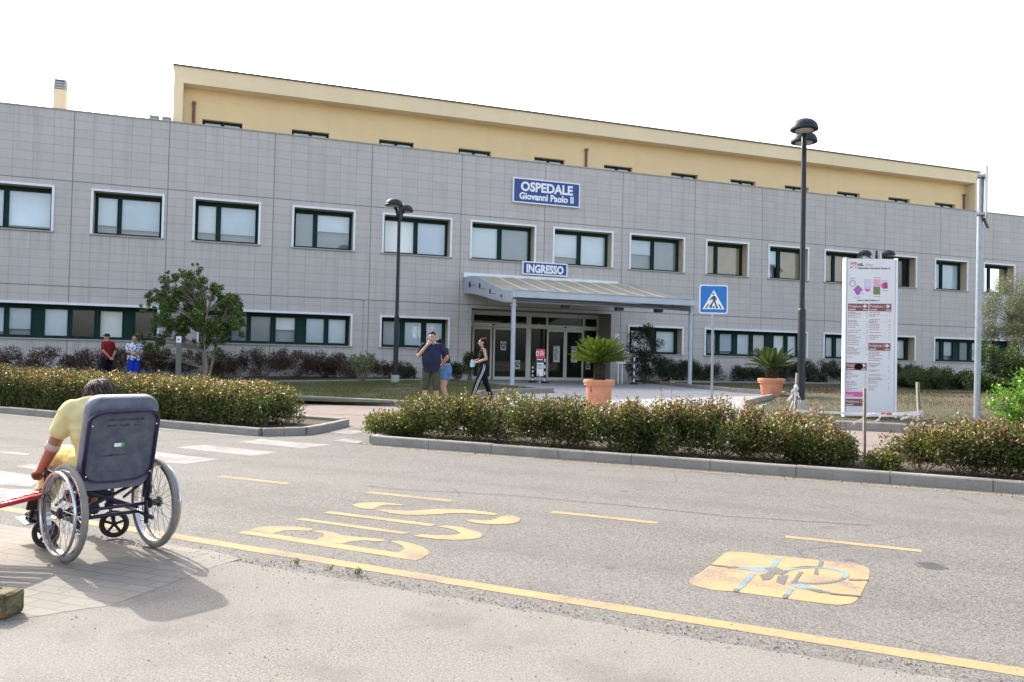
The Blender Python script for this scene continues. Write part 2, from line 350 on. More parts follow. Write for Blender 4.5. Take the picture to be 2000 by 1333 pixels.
# manhole and patches
mc = G(1818, 1104); M_iron = flat('cast_iron', (.085, .083, .08), .85, .0, .2, 30)
mh = MB().lathe([(.10, -.0045), (.10, -.0015), (.09, -.001), (.085, -.002), (.0, -.002)], (0, 0, 0), 28, cap=False)
for i in range(-3, 4): mh.box((-.065, i*.022-.005, -.002), (.065, i*.022+.005, -.0005))
o = mh.build('manhole_cover', M_iron); o.location = (mc.x, mc.y, .0); tag(o, 'small round dark iron manhole cover in the asphalt', 'manhole cover')
# ------------------------------------------------------------------ kerbs
def kerb(name, pts, h=.12, wd=.13, L=1.0, emb=.06):
    mb = MB(); P = [Vector(p) for p in pts]
    for a, b in zip(P[:-1], P[1:]):
        n = max(1, round((b-a).length/L)); t = (b-a).normalized(); nn = Vector((-t.y, t.x))*wd/2
        for i in range(n):
            p = a + (b-a)*(i/n) + t*.004; q = a + (b-a)*((i+1)/n) - t*.004; hz = h + random.uniform(-.004, .004); jn = nn*0
            vs = []
            for pt in (p, q):
                z = gz(pt.x, pt.y)
                for off, zz in ((-1, -emb), (-1, hz-.015), (-.8, hz), (.8, hz), (1, hz-.015), (1, -emb)): vs.append((pt.x+nn.x*off, pt.y+nn.y*off, z+zz))
            mb.add(vs, [(k, (k+1) % 6, (k+1) % 6+6, k+6) for k in range(6)] + [(5,4,3,2,1,0), (6,7,8,9,10,11)])
    o = mb.build(name, M_kerb); o['kind'] = 'structure'; return o
I0, I1 = 9.97, 11.62
kerb('island_kerb', [sv(-6.98+.12+8.4-8.40, I0+.06), sv(20.1, I0+.06)])
kerb('island_end_kerb', [sv(-6.91, I0+.13), sv(-6.91, I1)], L=.55)
kerb('island_back_kerb', [sv(-6.98, I1+.065), sv(20, I1+.065)])
LF = lambda s: 9.96 + (-s-8.95)*.072 if s < -8.95 else 9.96
kerb('left_island_kerb', [sv(-30, LF(-30)), sv(-16, LF(-16)), sv(-8.95, 9.97)])
kerb('left_island_corner_kerb', [sv(-8.93, 9.97), sv(-8.52, 10.5), sv(-8.62, 11.0), sv(-8.8, 12.0)], L=.36)
kerb('left_island_back_kerb', [sv(-8.9, 12.06), sv(-30, 13.4)])
drape([[sv(-6.85, I0+.1), sv(20, I0+.1), sv(20, I1+.02), sv(-6.85, I1+.02)], [sv(-8.95, 10.0), sv(-8.6, 10.5), sv(-8.65, 11), sv(-8.85, 12), sv(-30, 13.4), sv(-30, LF(-30)), sv(-16, LF(-16))]], .07, 'island_soil', M_soil)
# lawns, planter and forecourt
VL = 15.7
l_front = [sv(-26, VL), sv(-9.7, VL), sv(-9.0, VL+.15), sv(-8.5, VL+.8)]
l_side = [G(935, 773), G(1010, 769), G(1080, 766.5), G(1068, 763)]
l_back = [uo(12.4, -4.0), uo(-6, -4.0)]
LAWN1 = l_front + l_side[:3] + l_back
kerb('lawn_kerb', l_front + l_side[:3], h=.14)
kerb('planter_kerb', l_back, h=.13)
drape([LAWN1], .085, 'lawn', M_turf)
drape([[uo(13.2, -3.95), uo(-20, -3.95), uo(-20, .2), uo(13.2, .2)]], .07, 'planter_soil', M_soil)
r_edge = [uo(21.6, -1.6), G(1339, 757), G(1440, 767), G(1530, 774), G(1452, 793)]
R_END = sv(-1.2, VL)
r_front = [G(1452, 793), sv(-2.35, VL+.25), sv(-1.6, VL), sv(30, VL)]
kerb('forecourt_kerb', r_edge, h=.13); kerb('right_lawn_kerb', r_front, h=.15)
LAWN2 = r_edge + r_front[1:] + [uo(60, -2.6), uo(21.8, -2.6)]
drape([r_edge[:4] + r_front[1:] + [uo(60, -2.6), uo(22.0, -2.6)]], .085, 'right_lawn', M_turf)
kerb('right_planter_kerb', [uo(21.9, -2.55), uo(60, -2.55)], h=.15)
drape([[uo(21.7, -2.5), uo(60, -2.5), uo(60, .2), uo(21.7, .2)]], .09, 'right_planter_soil', M_soil)
drape([[sv(-9.6, VL-.12), sv(-1.0, VL-.12), sv(-2.3, VL+1), G(1452, 795), G(1530, 776), uo(22.3, -.2), uo(12.2, -.2), uo(12.2, -4.2), G(1090, 768), G(935, 776), sv(-9.0, VL)]], .006, 'forecourt', M_fore)
# ------------------------------------------------------------------ building materials
def tilemat():
    m, nt, p = nodes('grey_stone_cladding'); v = coords(nt)
    sx = N(nt, 'ShaderNodeSeparateXYZ'); nt.links.new(v, sx.inputs[0]); u, y, z = sx.outputs
    zz = math_(nt, 'ADD', z, 30-9.4735); cx = N(nt, 'ShaderNodeCombineXYZ'); nt.links.new(math_(nt, 'ADD', u, 60.0), cx.inputs[0]); nt.links.new(zz, cx.inputs[1])
    b = N(nt, 'ShaderNodeTexBrick', Scale=1.0); b.offset = 0; b.squash = 1
    b.inputs['Brick Width'].default_value = .6; b.inputs['Row Height'].default_value = .3; b.inputs['Mortar Size'].default_value = .0062; b.inputs['Mortar Smooth'].default_value = .2
    b.inputs['Color1'].default_value = (.515, .484, .456, 1); b.inputs['Color2'].default_value = (.47, .442, .42, 1); b.inputs['Mortar'].default_value = (.22, .215, .212, 1)
    nt.links.new(cx.outputs[0], b.inputs[0])
    n1 = noise(nt, v, .5, 4); n2 = noise(nt, v, 25, 3)
    c = mixc(nt, math_(nt, 'MULTIPLY', ramp(nt, n1, .4, .7), .35), b.outputs[0], (.44, .43, .43), 'MIX')
    c = mixc(nt, math_(nt, 'MULTIPLY', ramp(nt, n2, .4, .75), .25), c, (.39, .375, .36))
    # vertical rain streaks under the coping
    mp = N(nt, 'ShaderNodeMapping'); mp.inputs['Scale'].default_value = (3.2, 3.2, .12); nt.links.new(v, mp.inputs[0])
    c = mixc(nt, math_(nt, 'MULTIPLY', ramp(nt, noise(nt, mp.outputs[0], 1.6, 4), .5, .75), .42), c, (.33, .318, .30))
    mp3 = N(nt, 'ShaderNodeMapping'); mp3.inputs['Scale'].default_value = (9, 1, .35); nt.links.new(v, mp3.inputs[0]); st = ramp(nt, noise(nt, mp3.outputs[0], 1.0, 3), .48, .72)
    sill = math_(nt, 'MAXIMUM', math_(nt, 'MULTIPLY', ramp(nt, z, 4.1, 5.28), math_(nt, 'LESS_THAN', z, 5.3)), math_(nt, 'MULTIPLY', ramp(nt, z, .9, 1.66), math_(nt, 'LESS_THAN', z, 1.68)))
    c = mixc(nt, math_(nt, 'MULTIPLY', math_(nt, 'MULTIPLY', st, sill), .38), c, (.24, .23, .22)); cop = ramp(nt, z, 8.3, 9.46); c = mixc(nt, math_(nt, 'MULTIPLY', math_(nt, 'MULTIPLY', st, cop), .30), c, (.25, .245, .235)); c = mixc(nt, math_(nt, 'MULTIPLY', ramp(nt, math_(nt, 'ADD', z, math_(nt, 'MULTIPLY', n1, .8)), 1.3, .6), .3), c, (.27, .25, .22))
    us = math_(nt, 'SUBTRACT', u, math_(nt, 'ADD', 3.0, math_(nt, 'MULTIPLY', math_(nt, 'LESS_THAN', u, 1.5), .6)))
    j1 = math_(nt, 'LESS_THAN', math_(nt, 'PINGPONG', math_(nt, 'ADD', us, 72.0), 1.8), .017)
    j2 = math_(nt, 'LESS_THAN', math_(nt, 'ABSOLUTE', math_(nt, 'SUBTRACT', z, 7.0735)), .019)
    j3 = math_(nt, 'LESS_THAN', math_(nt, 'ABSOLUTE', math_(nt, 'SUBTRACT', z, 3.4735)), .021)
    j = math_(nt, 'MAXIMUM', math_(nt, 'MAXIMUM', j1, j2), j3)
    c = mixc(nt, math_(nt, 'MULTIPLY', j, .7), c, (.14, .135, .135))
    nt.links.new(c, p.inputs['Base Color']); p.inputs['Roughness'].default_value = .6; p.inputs['Specular IOR Level'].default_value = .35
    bump(nt, p, b.outputs['Fac'], -.5, .006); return m
M_tile = tilemat()
def plaster(name, col):
    m, nt, p = nodes(name); v = coords(nt)
    mp = N(nt, 'ShaderNodeMapping'); mp.inputs['Scale'].default_value = (1.5, 1.5, .25); nt.links.new(v, mp.inputs[0])
    c = mixc(nt, ramp(nt, noise(nt, v, .4, 5), .3, .7), tuple(x*.93 for x in col), col); c = mixc(nt, math_(nt, 'MULTIPLY', ramp(nt, noise(nt, mp.outputs[0], 1.2, 5), .5, .8), .18), c, tuple(x*.7 for x in col))
    nt.links.new(c, p.inputs['Base Color']); p.inputs['Roughness'].default_value = .9; p.inputs['Specular IOR Level'].default_value = .1; bump(nt, p, noise(nt, v, 60, 3), .15, .004); return m
M_yellow = plaster('yellow_render', (.80, .615, .35)); M_fascia = plaster('skylit_yellow_render', (.80, .66, .44))  # fascia paler than the wall: its extra sky light is put into the colour
M_reveal = plaster('window_reveal', (.52, .44, .31)); M_recess = plaster('recess_grey', (.30, .28, .27))
M_trim = flat('white_trim', (.74, .78, .82), .5, 0, .06, 3)
M_green = flat('dark_green_frame', (.007, .034, .030), .6, 0, .15, 4, .15)
M_sill = flat('stone_sill', (.36, .34, .32), .7)
M_brown = flat('brown_pipe', (.16, .085, .06), .5); M_darkmetal = flat('dark_coping', (.07, .072, .07), .5, .3)
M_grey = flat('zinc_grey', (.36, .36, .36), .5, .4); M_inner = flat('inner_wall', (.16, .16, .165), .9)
M_roof = flat('roof_gravel', (.28, .27, .25), .9)
M_blinds = [flat('cool_blind', (.68, .77, .86), .8, 0, .06, 1.2), flat('warm_blind', (.82, .83, .80), .8, 0, .06, 1.5)]; M_blind = flat('white_blind', (.80, .87, .93), .8, 0, .05, 1.5); M_bluegrey = flat('grey_blind', (.36, .40, .44), .8, 0, .06, 1.5); M_tanrefl = flat('tan_reflection', (.50, .39, .25), .9, 0, .1, 2)  # the tan one is a painted reflection of the building opposite
def glassmat(name, tint=(1, 1, 1), refl=1.0, base=.06):
    m, nt, p = nodes(name); nt.nodes.remove(p); out = nt.nodes['Material Output']
    tr = N(nt, 'ShaderNodeBsdfTransparent'); tr.inputs[0].default_value = (*tint, 1); gl = N(nt, 'ShaderNodeBsdfGlossy'); gl.inputs['Roughness'].default_value = .015
    fr = N(nt, 'ShaderNodeFresnel', IOR=1.5); mx = N(nt, 'ShaderNodeMixShader')
    nb = N(nt, 'ShaderNodeBump', Strength=.04, Distance=.02); nt.links.new(noise(nt, coords(nt), 1.3, 2), nb.inputs['Height']); nt.links.new(nb.outputs[0], gl.inputs['Normal'])
    nt.links.new(math_(nt, 'ADD', math_(nt, 'MULTIPLY', fr.outputs[0], refl), base), mx.inputs[0]); nt.links.new(tr.outputs[0], mx.inputs[1]); nt.links.new(gl.outputs[0], mx.inputs[2]); nt.links.new(mx.outputs[0], out.inputs[0]); return m
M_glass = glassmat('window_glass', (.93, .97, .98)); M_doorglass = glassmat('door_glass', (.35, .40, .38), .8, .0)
# ------------------------------------------------------------------ hospital
FZ = math.atan2(D2.y, D2.x)
hosp = empty('hospital_building', (O2.x, O2.y, 0), FZ, 'two-storey hospital clad in grey stone tiles with a yellow set-back top floor', 'hospital')
UPW = [(-3.0, -.6, [(-2.02, .16)], 'bb'), (.66, 2.83, [(232.5, 9)], 'qb'), (3.92, 6.09, [(426, 10)], 'bb'), (7.35, 9.54, [(615.5, 9)], 'gh'), (10.72, 13.36, [(812, 8)], 'bb'), (14.26, 16.95, [(976, 8)], 'bg'),
 (17.85, 20.5, [(1131.5, 7)], 'qb'), (21.42, 24.03, [(1275, 6)], 'hg'), (25.25, 27.4, [(1399, 6)], 'tt'), (28.61, 30.76, [(1521, 6)], 'ht'), (31.8, 34.04, [(1628.5, 5)], 'tt'), (35.18, 37.36, [(1734, 5)], 'td'), (38.67, 40.77, [(1839, 4)], 'bb'), (41.98, 44.08, [(1932, 4)], 'td'), (45.3, 47.5, [(46.1, .15)], 'bt')]
GRW = [(-7.2, 2.8, [(17, 35, 85, 'd'), (85, 85, 85, '')], None), ]
HOLES = [(a, b, 5.33, 6.81) for a, b, *_ in UPW]
def ulist(*a): return [U(x, 630, .38)[0] for x in a]
GR = [ # u0, u1, pane spans in photo px or u, styles
 (-7.2, 2.79, [(-6.9, -6.2), (-5.9, -5.2), (-4.6, -3.9), (-3.6, -2.9)] + [tuple(ulist(a, b)) for a, b in ((-25, 7), (17, 60), (87, 131.5), (141, 184), (196, 238.5), (264, 301.5))], 'bbbbbqbdbd'),
 (4.17, 9.53, [(4.3, 4.95)] + [tuple(ulist(a, b)) for a, b in ((453, 481.5), (490.5, 528), (539, 576), (598.5, 633), (642, 675))], 'bgghbb'),
 (10.72, 13.36, [tuple(ulist(a, b)) for a, b in ((749, 781), (791, 823), (833, 864))], 'gbb'),
 (21.42, 24.03, [tuple(ulist(a, b)) for a, b in ((1233, 1272), (1282, 1318))], 'bb'),
 (25.25, 30.75, [tuple(ulist(a, b)) for a, b in ((1381, 1400), (1406, 1431), (1440, 1464.5), (1471, 1494.5), (1511, 1532), (1538.5, 1556))] , 'gbbqbb'),
 (31.8, 37.33, [tuple(ulist(a, b)) for a, b in ((1613, 1627), (1633, 1652), (1661, 1680), (1686, 1703), (1718, 1742), (1750, 1768))], 'bbbbbb'),
 (38.66, 44.1, [tuple(ulist(a, b)) for a, b in ((1827, 1837), (1843, 1861), (1874, 1892), (1898, 1915), (1924, 1940))], 'gbgbb')]
HOLES += [(a, b, 1.69, 2.84) for a, b, *_ in GR]
DOOR = (14.33, 20.55, .40, 3.34); HOLES.append(DOOR)
def wall_with_holes(mb, u0, u1, z0, z1, y, holes, depth, mi=0, mr=0):
    us = sorted({u0, u1, *[h[0] for h in holes], *[h[1] for h in holes]}); zs = sorted({z0, z1, *[h[2] for h in holes], *[h[3] for h in holes]})
    us = [x for x in us if u0 <= x <= u1]; zs = [x for x in zs if z0 <= x <= z1]
    for a, b in zip(us[:-1], us[1:]):
        for c, d in zip(zs[:-1], zs[1:]):
            mu, mz = (a+b)/2, (c+d)/2
            if any(h[0] < mu < h[1] and h[2] < mz < h[3] for h in holes): continue
            mb.add([(a,y,c),(b,y,c),(b,y,d),(a,y,d)], [(0,1,2,3)], mi)
    mr0 = mr
    for (a, b, c, d) in holes:
        mr = mr0((a, b, c, d)) if callable(mr0) else mr0
        dd = depth(a, c) if callable(depth) else depth
        mb.add([(a,y,c),(a,y,d),(a,y+dd,d),(a,y+dd,c)], [(0,1,2,3)], mr); mb.add([(b,y,c),(b,y,d),(b,y+dd,d),(b,y+dd,c)], [(0,1,2,3)], mr)
        mb.add([(a,y,d),(b,y,d),(b,y+dd,d),(a,y+dd,d)], [(0,1,2,3)], mr); mb.add([(a,y,c),(b,y,c),(b,y+dd,c),(a,y+dd,c)], [(0,1,2,3)], mr)
mb = MB(); wall_with_holes(mb, -30, 62, -.5, 9.4735, 0, HOLES, lambda a, c: .47 if c > .5 else 1.35, 0, lambda h: 1 if h[2] > .5 else 2)
mb.add([(-30,0,-.5),(-30,0,9.47),(-30,22,9.47),(-30,22,-.5)], [(0,1,2,3)]); mb.add([(62,0,-.5),(62,0,9.47),(62,22,9.47),(62,22,-.5)], [(0,1,2,3)])
mb.build('facade', [M_tile, M_reveal, M_recess], hosp)
MB().box((-30.02, -.03, 9.475), (62, .32, 9.52)).build('parapet_coping', M_sill, hosp)
MB().box((-29.9, .33, 8.9), (61.9, 22, 9.1)).build('flat_roof', M_roof, hosp)
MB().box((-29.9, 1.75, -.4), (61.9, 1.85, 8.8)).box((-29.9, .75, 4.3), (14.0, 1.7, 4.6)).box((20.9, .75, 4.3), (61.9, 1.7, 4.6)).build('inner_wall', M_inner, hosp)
def add_window(u0, u1, z0, z1, spans, styles, trim=.075, y0=.38):
    """green frame with panes, white trim round three sides, stone sill and blinds or painted tan reflections behind"""
    zs0, zs1 = z0+.10, z1-.15
    f = MB(); wall_with_holes(f, u0, u1, z0, z1, y0, [(a, b, zs0, zs1) for a, b in spans], .07); f.add([(u0,y0+.07,z0),(u1,y0+.07,z0),(u1,y0+.07,z0+.1),(u0,y0+.07,z0+.1)], [(0,1,2,3)])
    for a, b in spans:     # raised sash edge around every pane
        e = .035
        f.box((a-e, y0-.022, zs0-e), (a-.002, y0-.001, zs1+e)); f.box((b+.002, y0-.022, zs0-e), (b+e, y0-.001, zs1+e)); f.box((a-.001, y0-.022, zs0-e), (b+.001, y0-.001, zs0-.002)); f.box((a-.001, y0-.022, zs1+.002), (b+.001, y0-.001, zs1+e))
    win = f.build('window', M_green, hosp)
    t = MB().box((u0-trim, -.045, z0), (u0-.001, .004, z1+trim)).box((u1+.001, -.045, z0), (u1+trim, .004, z1+trim)).box((u0-.0005, -.045, z1+.001), (u1+.0005, .004, z1+trim))
    t.build('surround', M_trim, win)
    MB().box((u0-trim-.02, -.055, z0-.05), (u1+trim+.02, y0-.03, z0-.003)).build('sill', M_sill, win)
    for (a, b), s in zip(spans, styles):
        MB().add([(a,y0+.03,zs0),(b,y0+.03,zs0),(b,y0+.03,zs1),(a,y0+.03,zs1)], [(0,1,2,3)]).build('pane', M_glass, win)
        h = zs1-zs0; lo = {'b': zs0-.04, 'q': zs0+h*.22, 'h': zs0+h*.5, 'g': zs0-.04, 't': zs0-.04}.get(s)
        if lo is None: continue
        bl_ = random.choice([M_blind, M_blind, *M_blinds]); tl_b = random.random()
        if s == 'b' and tl_b < .22: s = 'q'; lo = zs0 + h*random.uniform(.05, .32)
        if s in 'qh' : MB().add([(a-.02,y0+.24,zs0-.04),(b+.02,y0+.24,zs0-.04),(b+.02,y0+.24,zs1),(a-.02,y0+.24,zs1)], [(0,1,2,3)]).build('curtain', M_bluegrey, win)
        MB().box((a-.03, y0+.10, lo), (b+.03, y0+.11, zs1+.03)).build('blind', {'g': M_bluegrey, 't': M_tanrefl}.get(s, bl_), win)  # tan sheets hang here as painted reflections, in place of blinds
for u0, u1, mu, st in UPW:
    a, wd = mu[0]
    if a > 60 or a > u1: c = U(a, 450, .38)[0]; e = U(a+wd/2, 450, .38)[0]-c
    else: c, e = a, wd/2
    add_window(u0, u1, 5.33, 6.81, [(u0+.10, c-e), (c+e, u1-.10)], st)
for u0, u1, sp, st in GR:
    sp = [(max(a, u0+.06), min(b, u1-.08)) for a, b in sp]
    add_window(u0, u1, 1.69, 2.84, sp, st)
# yellow upper storey
UW0 = [3.93, 7.45, 11.14, 14.74, 18.42, 22.03, 25.74, 29.22, 32.59, 36.02, 39.57, 42.97]
YH = [(a, a+1.54, 9.6, 10.82) for a in UW0]
mb = MB(); wall_with_holes(mb, 2.86, 45.7, 8.9, 12.6, 4.0, YH, .28)
mb.add([(2.86,4,8.9),(2.86,4,12.6),(2.86,16,12.6),(2.86,16,8.9)], [(0,1,2,3)]); mb.add([(45.7,4,8.9),(45.7,4,12.6),(45.7,16,12.6),(45.7,16,8.9)], [(0,1,2,3)])
mb.build('upper_storey_wall', M_yellow, hosp)
mb = MB().box((2.855, 3.4, 12.01), (45.705, 16.05, 12.66)).box((2.855, 3.4, 9.0), (3.21, 3.998, 12.008)).box((45.36, 3.4, 9.0), (45.705, 3.998, 12.008)); mb.build('roof_fascia', M_fascia, hosp)
MB().box((2.80, 3.34, 12.662), (45.76, 16.1, 12.715)).build('roof_edge', M_darkmetal, hosp)
for a in UW0:
    f = MB(); c = a+.77; wall_with_holes(f, a, a+1.54, 9.6, 10.82, 4.20, [(a+.10, c-.07, 9.7, 10.73), (c+.07, a+1.44, 9.7, 10.73)], .06); win = f.build('window', M_green, hosp)
    for p, q in ((a+.10, c-.07), (c+.07, a+1.44)):
        MB().add([(p,4.23,9.7),(q,4.23,9.7),(q,4.23,10.73),(p,4.23,10.73)], [(0,1,2,3)]).build('pane', M_glass, win); MB().box((p-.02, 4.29, 9.7), (q+.02, 4.30, 10.72)).build('blind', M_blind, win)
for uu in (3.6, 21.05, 45.12):
    MB().tube([(uu, 3.93, 9.0), (uu, 3.93, 11.42)], .055, 12).box((uu-.075, 3.86, 11.36), (uu+.075, 3.99, 11.46)).build('downpipe', M_brown, hosp)
# roof clutter
ch = MB().box((-1.24, 3.0, 9.0), (-.83, 3.45, 11.05)).build('chimney', M_fascia, hosp)
mb = MB()
for i in range(4): mb.box((-1.235-.01*i*0, 2.99, 11.08+i*.1), (-.83, 3.46, 11.13+i*.1))
for xx in (-1.21, -.86):
    for yy in (3.02, 3.42): mb.box((xx-.02, yy-.02, 11.05), (xx+.02, yy+.02, 11.42))
mb.box((-1.19, 3.04, 11.05), (-.88, 3.4, 11.36)).build('chimney_cap', M_grey, ch)
for uu in (2.03, 2.48):
    mb = MB(); 
    for i in range(3): mb.box((uu, 3.0, 10.16+i*.13), (uu+.36, 3.4, 10.22+i*.13))
    mb.box((uu+.06, 3.05, 9.0), (uu+.30, 3.35, 10.42)).build('roof_vent', M_grey, hosp)
mb = MB().tube([(-.63, 3, 9.0), (-.62, 3, 10.86)], .012, 6)
for i, zz in enumerate((10.78, 10.7)): mb.tube([(-.75-.05*i, 3, zz+.04*i), (-.5, 3, zz)], .008, 5)
for k in range(4): mb.tube([(-.72+.06*k, 2.9, 10.78), (-.72+.06*k, 3.1, 10.78)], .006, 5)
mb.build('antenna', M_grey, hosp)
mb = MB().tube([(42.6, 1.2, 9.72), (60, 1.2, 9.72)], .025, 8)
for k in range(9): mb.tube([(43+2*k, 1.2, 9.1), (43+2*k, 1.2, 9.72)], .02, 6)
mb.build('roof_railing', M_darkmetal, hosp)
# lightning conductor, small camera, wall box
MB().tube([(10.0, -.02, .5), (10.0, -.02, 3.45)], .008, 6).ball((10.0, -.03, 3.47), .04, 8).build('wall_conduit', M_grey, hosp)
MB().box((20.75, -.02, 2.28), (20.95, -.001, 2.5)).build('entry_panel', M_trim, hosp)
# entrance screen
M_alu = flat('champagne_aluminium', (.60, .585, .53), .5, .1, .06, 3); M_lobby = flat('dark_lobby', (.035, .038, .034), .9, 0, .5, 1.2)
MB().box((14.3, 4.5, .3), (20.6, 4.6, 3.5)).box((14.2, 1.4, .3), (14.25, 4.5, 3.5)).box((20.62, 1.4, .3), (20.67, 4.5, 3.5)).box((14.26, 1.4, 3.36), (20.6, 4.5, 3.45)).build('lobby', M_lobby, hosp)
y0 = 1.22
fr = MB()
fr.box((14.33, y0, 3.16), (20.548, y0+.10, 3.335)); fr.box((14.33, y0-.02, 2.66), (20.548, y0+.10, 2.83))
for a, b in ((14.33, 14.44), (14.72, 14.80), (16.46, 16.56), (17.16, 17.37), (18.07, 18.15), (19.80, 19.86), (20.47, 20.548)): fr.box((a, y0, 2.835), (b, y0+.10, 3.155))
for a, b in ((14.33, 14.42), (17.16, 17.37), (20.47, 20.548)): fr.box((a, y0, .452), (b, y0+.10, 2.655))
for a, b in ((16.60, 17.155), (17.375, 18.08), (19.85, 20.465)): fr.box((a, y0+.02, .452), (b, y0+.08, .57))
ent = fr.build('entrance_frame', M_alu, hosp)
for xx in (15.66, 18.95): MB().box((xx-.06, y0-.05, 2.72), (xx+.06, y0-.022, 2.78)).build('door_sensor', M_darkmetal, ent)
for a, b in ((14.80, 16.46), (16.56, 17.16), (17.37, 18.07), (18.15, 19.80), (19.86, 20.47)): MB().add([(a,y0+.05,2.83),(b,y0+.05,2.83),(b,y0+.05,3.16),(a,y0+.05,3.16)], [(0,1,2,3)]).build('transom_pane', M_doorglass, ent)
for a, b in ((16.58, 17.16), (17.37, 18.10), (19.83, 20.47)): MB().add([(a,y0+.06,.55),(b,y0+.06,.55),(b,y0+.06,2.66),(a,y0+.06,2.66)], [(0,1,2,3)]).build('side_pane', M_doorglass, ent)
M_paper = flat('notice_paper', (.62, .68, .70), .7, 0, .05, 5); M_ink = flat('dark_ink', (.09, .10, .11), .8)
doors = []
for a, b in ((14.74, 15.60), (15.66, 16.58), (18.09, 18.945), (18.955, 19.82)):
    z0, z1 = .452, 2.645; t = .075; yy = y0-.055
    d = MB().box((a, yy, z0), (a+t, yy+.045, z1)).box((b-t, yy, z0), (b, yy+.045, z1)).box((a+t, yy, z1-.09), (b-t, yy+.045, z1)).box((a+t, yy, z0), (b-t, yy+.045, z0+.13)).build('sliding_door', M_alu, hosp)
    MB().add([(a+t,yy+.02,z0+.13),(b-t,yy+.02,z0+.13),(b-t,yy+.02,z1-.09),(a+t,yy+.02,z1-.09)], [(0,1,2,3)]).build('pane', M_doorglass, d); doors.append((d, a, b))
def notice(par, x, z, wd, h, y, ring=False):
    mb = MB().box((x, y-.006, z), (x+wd, y-.001, z+h), 0)
    if ring:
        mb.tube([(x+wd/2+.36*wd*math.cos(k*.5236), y-.008, z+h*.64+.36*wd*math.sin(k*.5236)) for k in range(12)], .022, 5, 1, True); mb.box((x+wd*.3, y-.011, z+h*.58), (x+wd*.7, y-.007, z+h*.68), 1)
        mb.box((x+.04, y-.009, z+.06), (x+wd-.04, y-.007, z+.12), 1)
    else:
        n = int(h/.055)
        for k in range(n):
            if random.random() < .85: mb.box((x+.03, y-.009, z+h-.05-k*.055), (x+wd*random.uniform(.5, .92), y-.007, z+h-.025-k*.055), 1)
    mb.build('notice', [M_paper, M_ink], par)
notice(doors[1][0], 15.99, 1.70, .24, .36, y0-.04, True); notice(doors[2][0], 18.40, 1.24, .30, .70, y0-.04); notice(doors[3][0], 19.25, 1.24, .28, .70, y0-.04)
notice(ent, 16.67, .92, .24, .36, y0+.055, True); notice(ent, 20.0, .95, .2, .32, y0+.055, True)
MB().box((14.34, .02, .36), (20.54, 4.4, .449)).build('threshold', M_sill, hosp)
# ------------------------------------------------------------------ wall signs
M_signblue = flat('sign_blue', (.022, .062, .24), .45, 0, .06, 2); M_signwhite = flat('sign_white', (.78, .82, .86), .45, 0, .04, 2)
def wall_sign(name, u0, u1, z0, z1, lines, label, y=-.10):
    p = uo(u0, y); e = empty(name, (p.x, p.y, z0), FZ, label, 'sign'); W, Hh = u1-u0, z1-z0
    MB().box((0, 0, 0), (W, .07, Hh)).build('sign_board', M_signblue, e)
    t = .045; MB().box((-.002, -.012, -.002), (t, .072, Hh+.002)).box((W-t, -.012, -.002), (W+.002, .072, Hh+.002)).box((t+.0005, -.012, Hh-t), (W-t-.0005, .072, Hh+.002)).box((t+.0005, -.012, -.002), (W-t-.0005, .072, t)).build('sign_border', M_signwhite, e)
    lt = MB()
    for txt, size, xx, zz, bold, sx in lines: text_mb(txt, size, lt, up(xx*W, -.005, zz*Hh), align='CENTER', bold=bold, sx=sx)
    lt.build('lettering', M_signwhite, e)
    MB().box((.3, .071, Hh/2-.03), (W-.3, .099, Hh/2+.03)).build('wall_bracket', M_grey, e); return e
wall_sign('hospital_sign', 15.94, 18.93, 7.74, 8.76, [('OSPEDALE', .52, .5, .50, .020, .95), ('Giovanni Paolo II', .38, .5, .16, .014, .93)], 'blue sign reading OSPEDALE Giovanni Paolo II high on the tiled wall')
wall_sign('entrance_sign', 16.42, 18.42, 4.81, 5.35, [('INGRESSO', .45, .5, .19, .020, .80)], 'small blue INGRESSO sign above the entrance canopy')
# ------------------------------------------------------------------ entrance canopy
pc = uo(13.95, 0); can = empty('entrance_canopy', (pc.x, pc.y, 0), FZ, 'curved steel canopy on round columns sheltering the glass entrance', 'canopy')
PU = [(.06, 4.52), (.6, 4.51), (1.05, 4.48), (1.6, 4.43), (2.1, 4.35), (2.6, 4.24), (3.05, 4.12), (3.9, 3.92), (4.7, 3.74), (5.3, 3.63), (5.95, 3.55)]
PLo = [(.06, 3.92), (.6, 3.89), (1.1, 3.84), (1.8, 3.76), (2.43, 3.66), (3.1, 3.56), (3.66, 3.46), (4.3, 3.37), (4.8, 3.30), (5.3, 3.25), (5.84, 3.21)]
M_canmetal = flat('pale_blue_grey_steel', (.40, .45, .50), .45, .2, .08, 4); M_canroof = flat('tan_roof_sheet', (.31, .27, .205), .55, 0, .07, 1.0); M_hole = flat('beam_hole', (.01, .015, .03), .8)
CW = 6.85; M_seamtan = flat('pale_seam', (.70, .66, .58), .5)
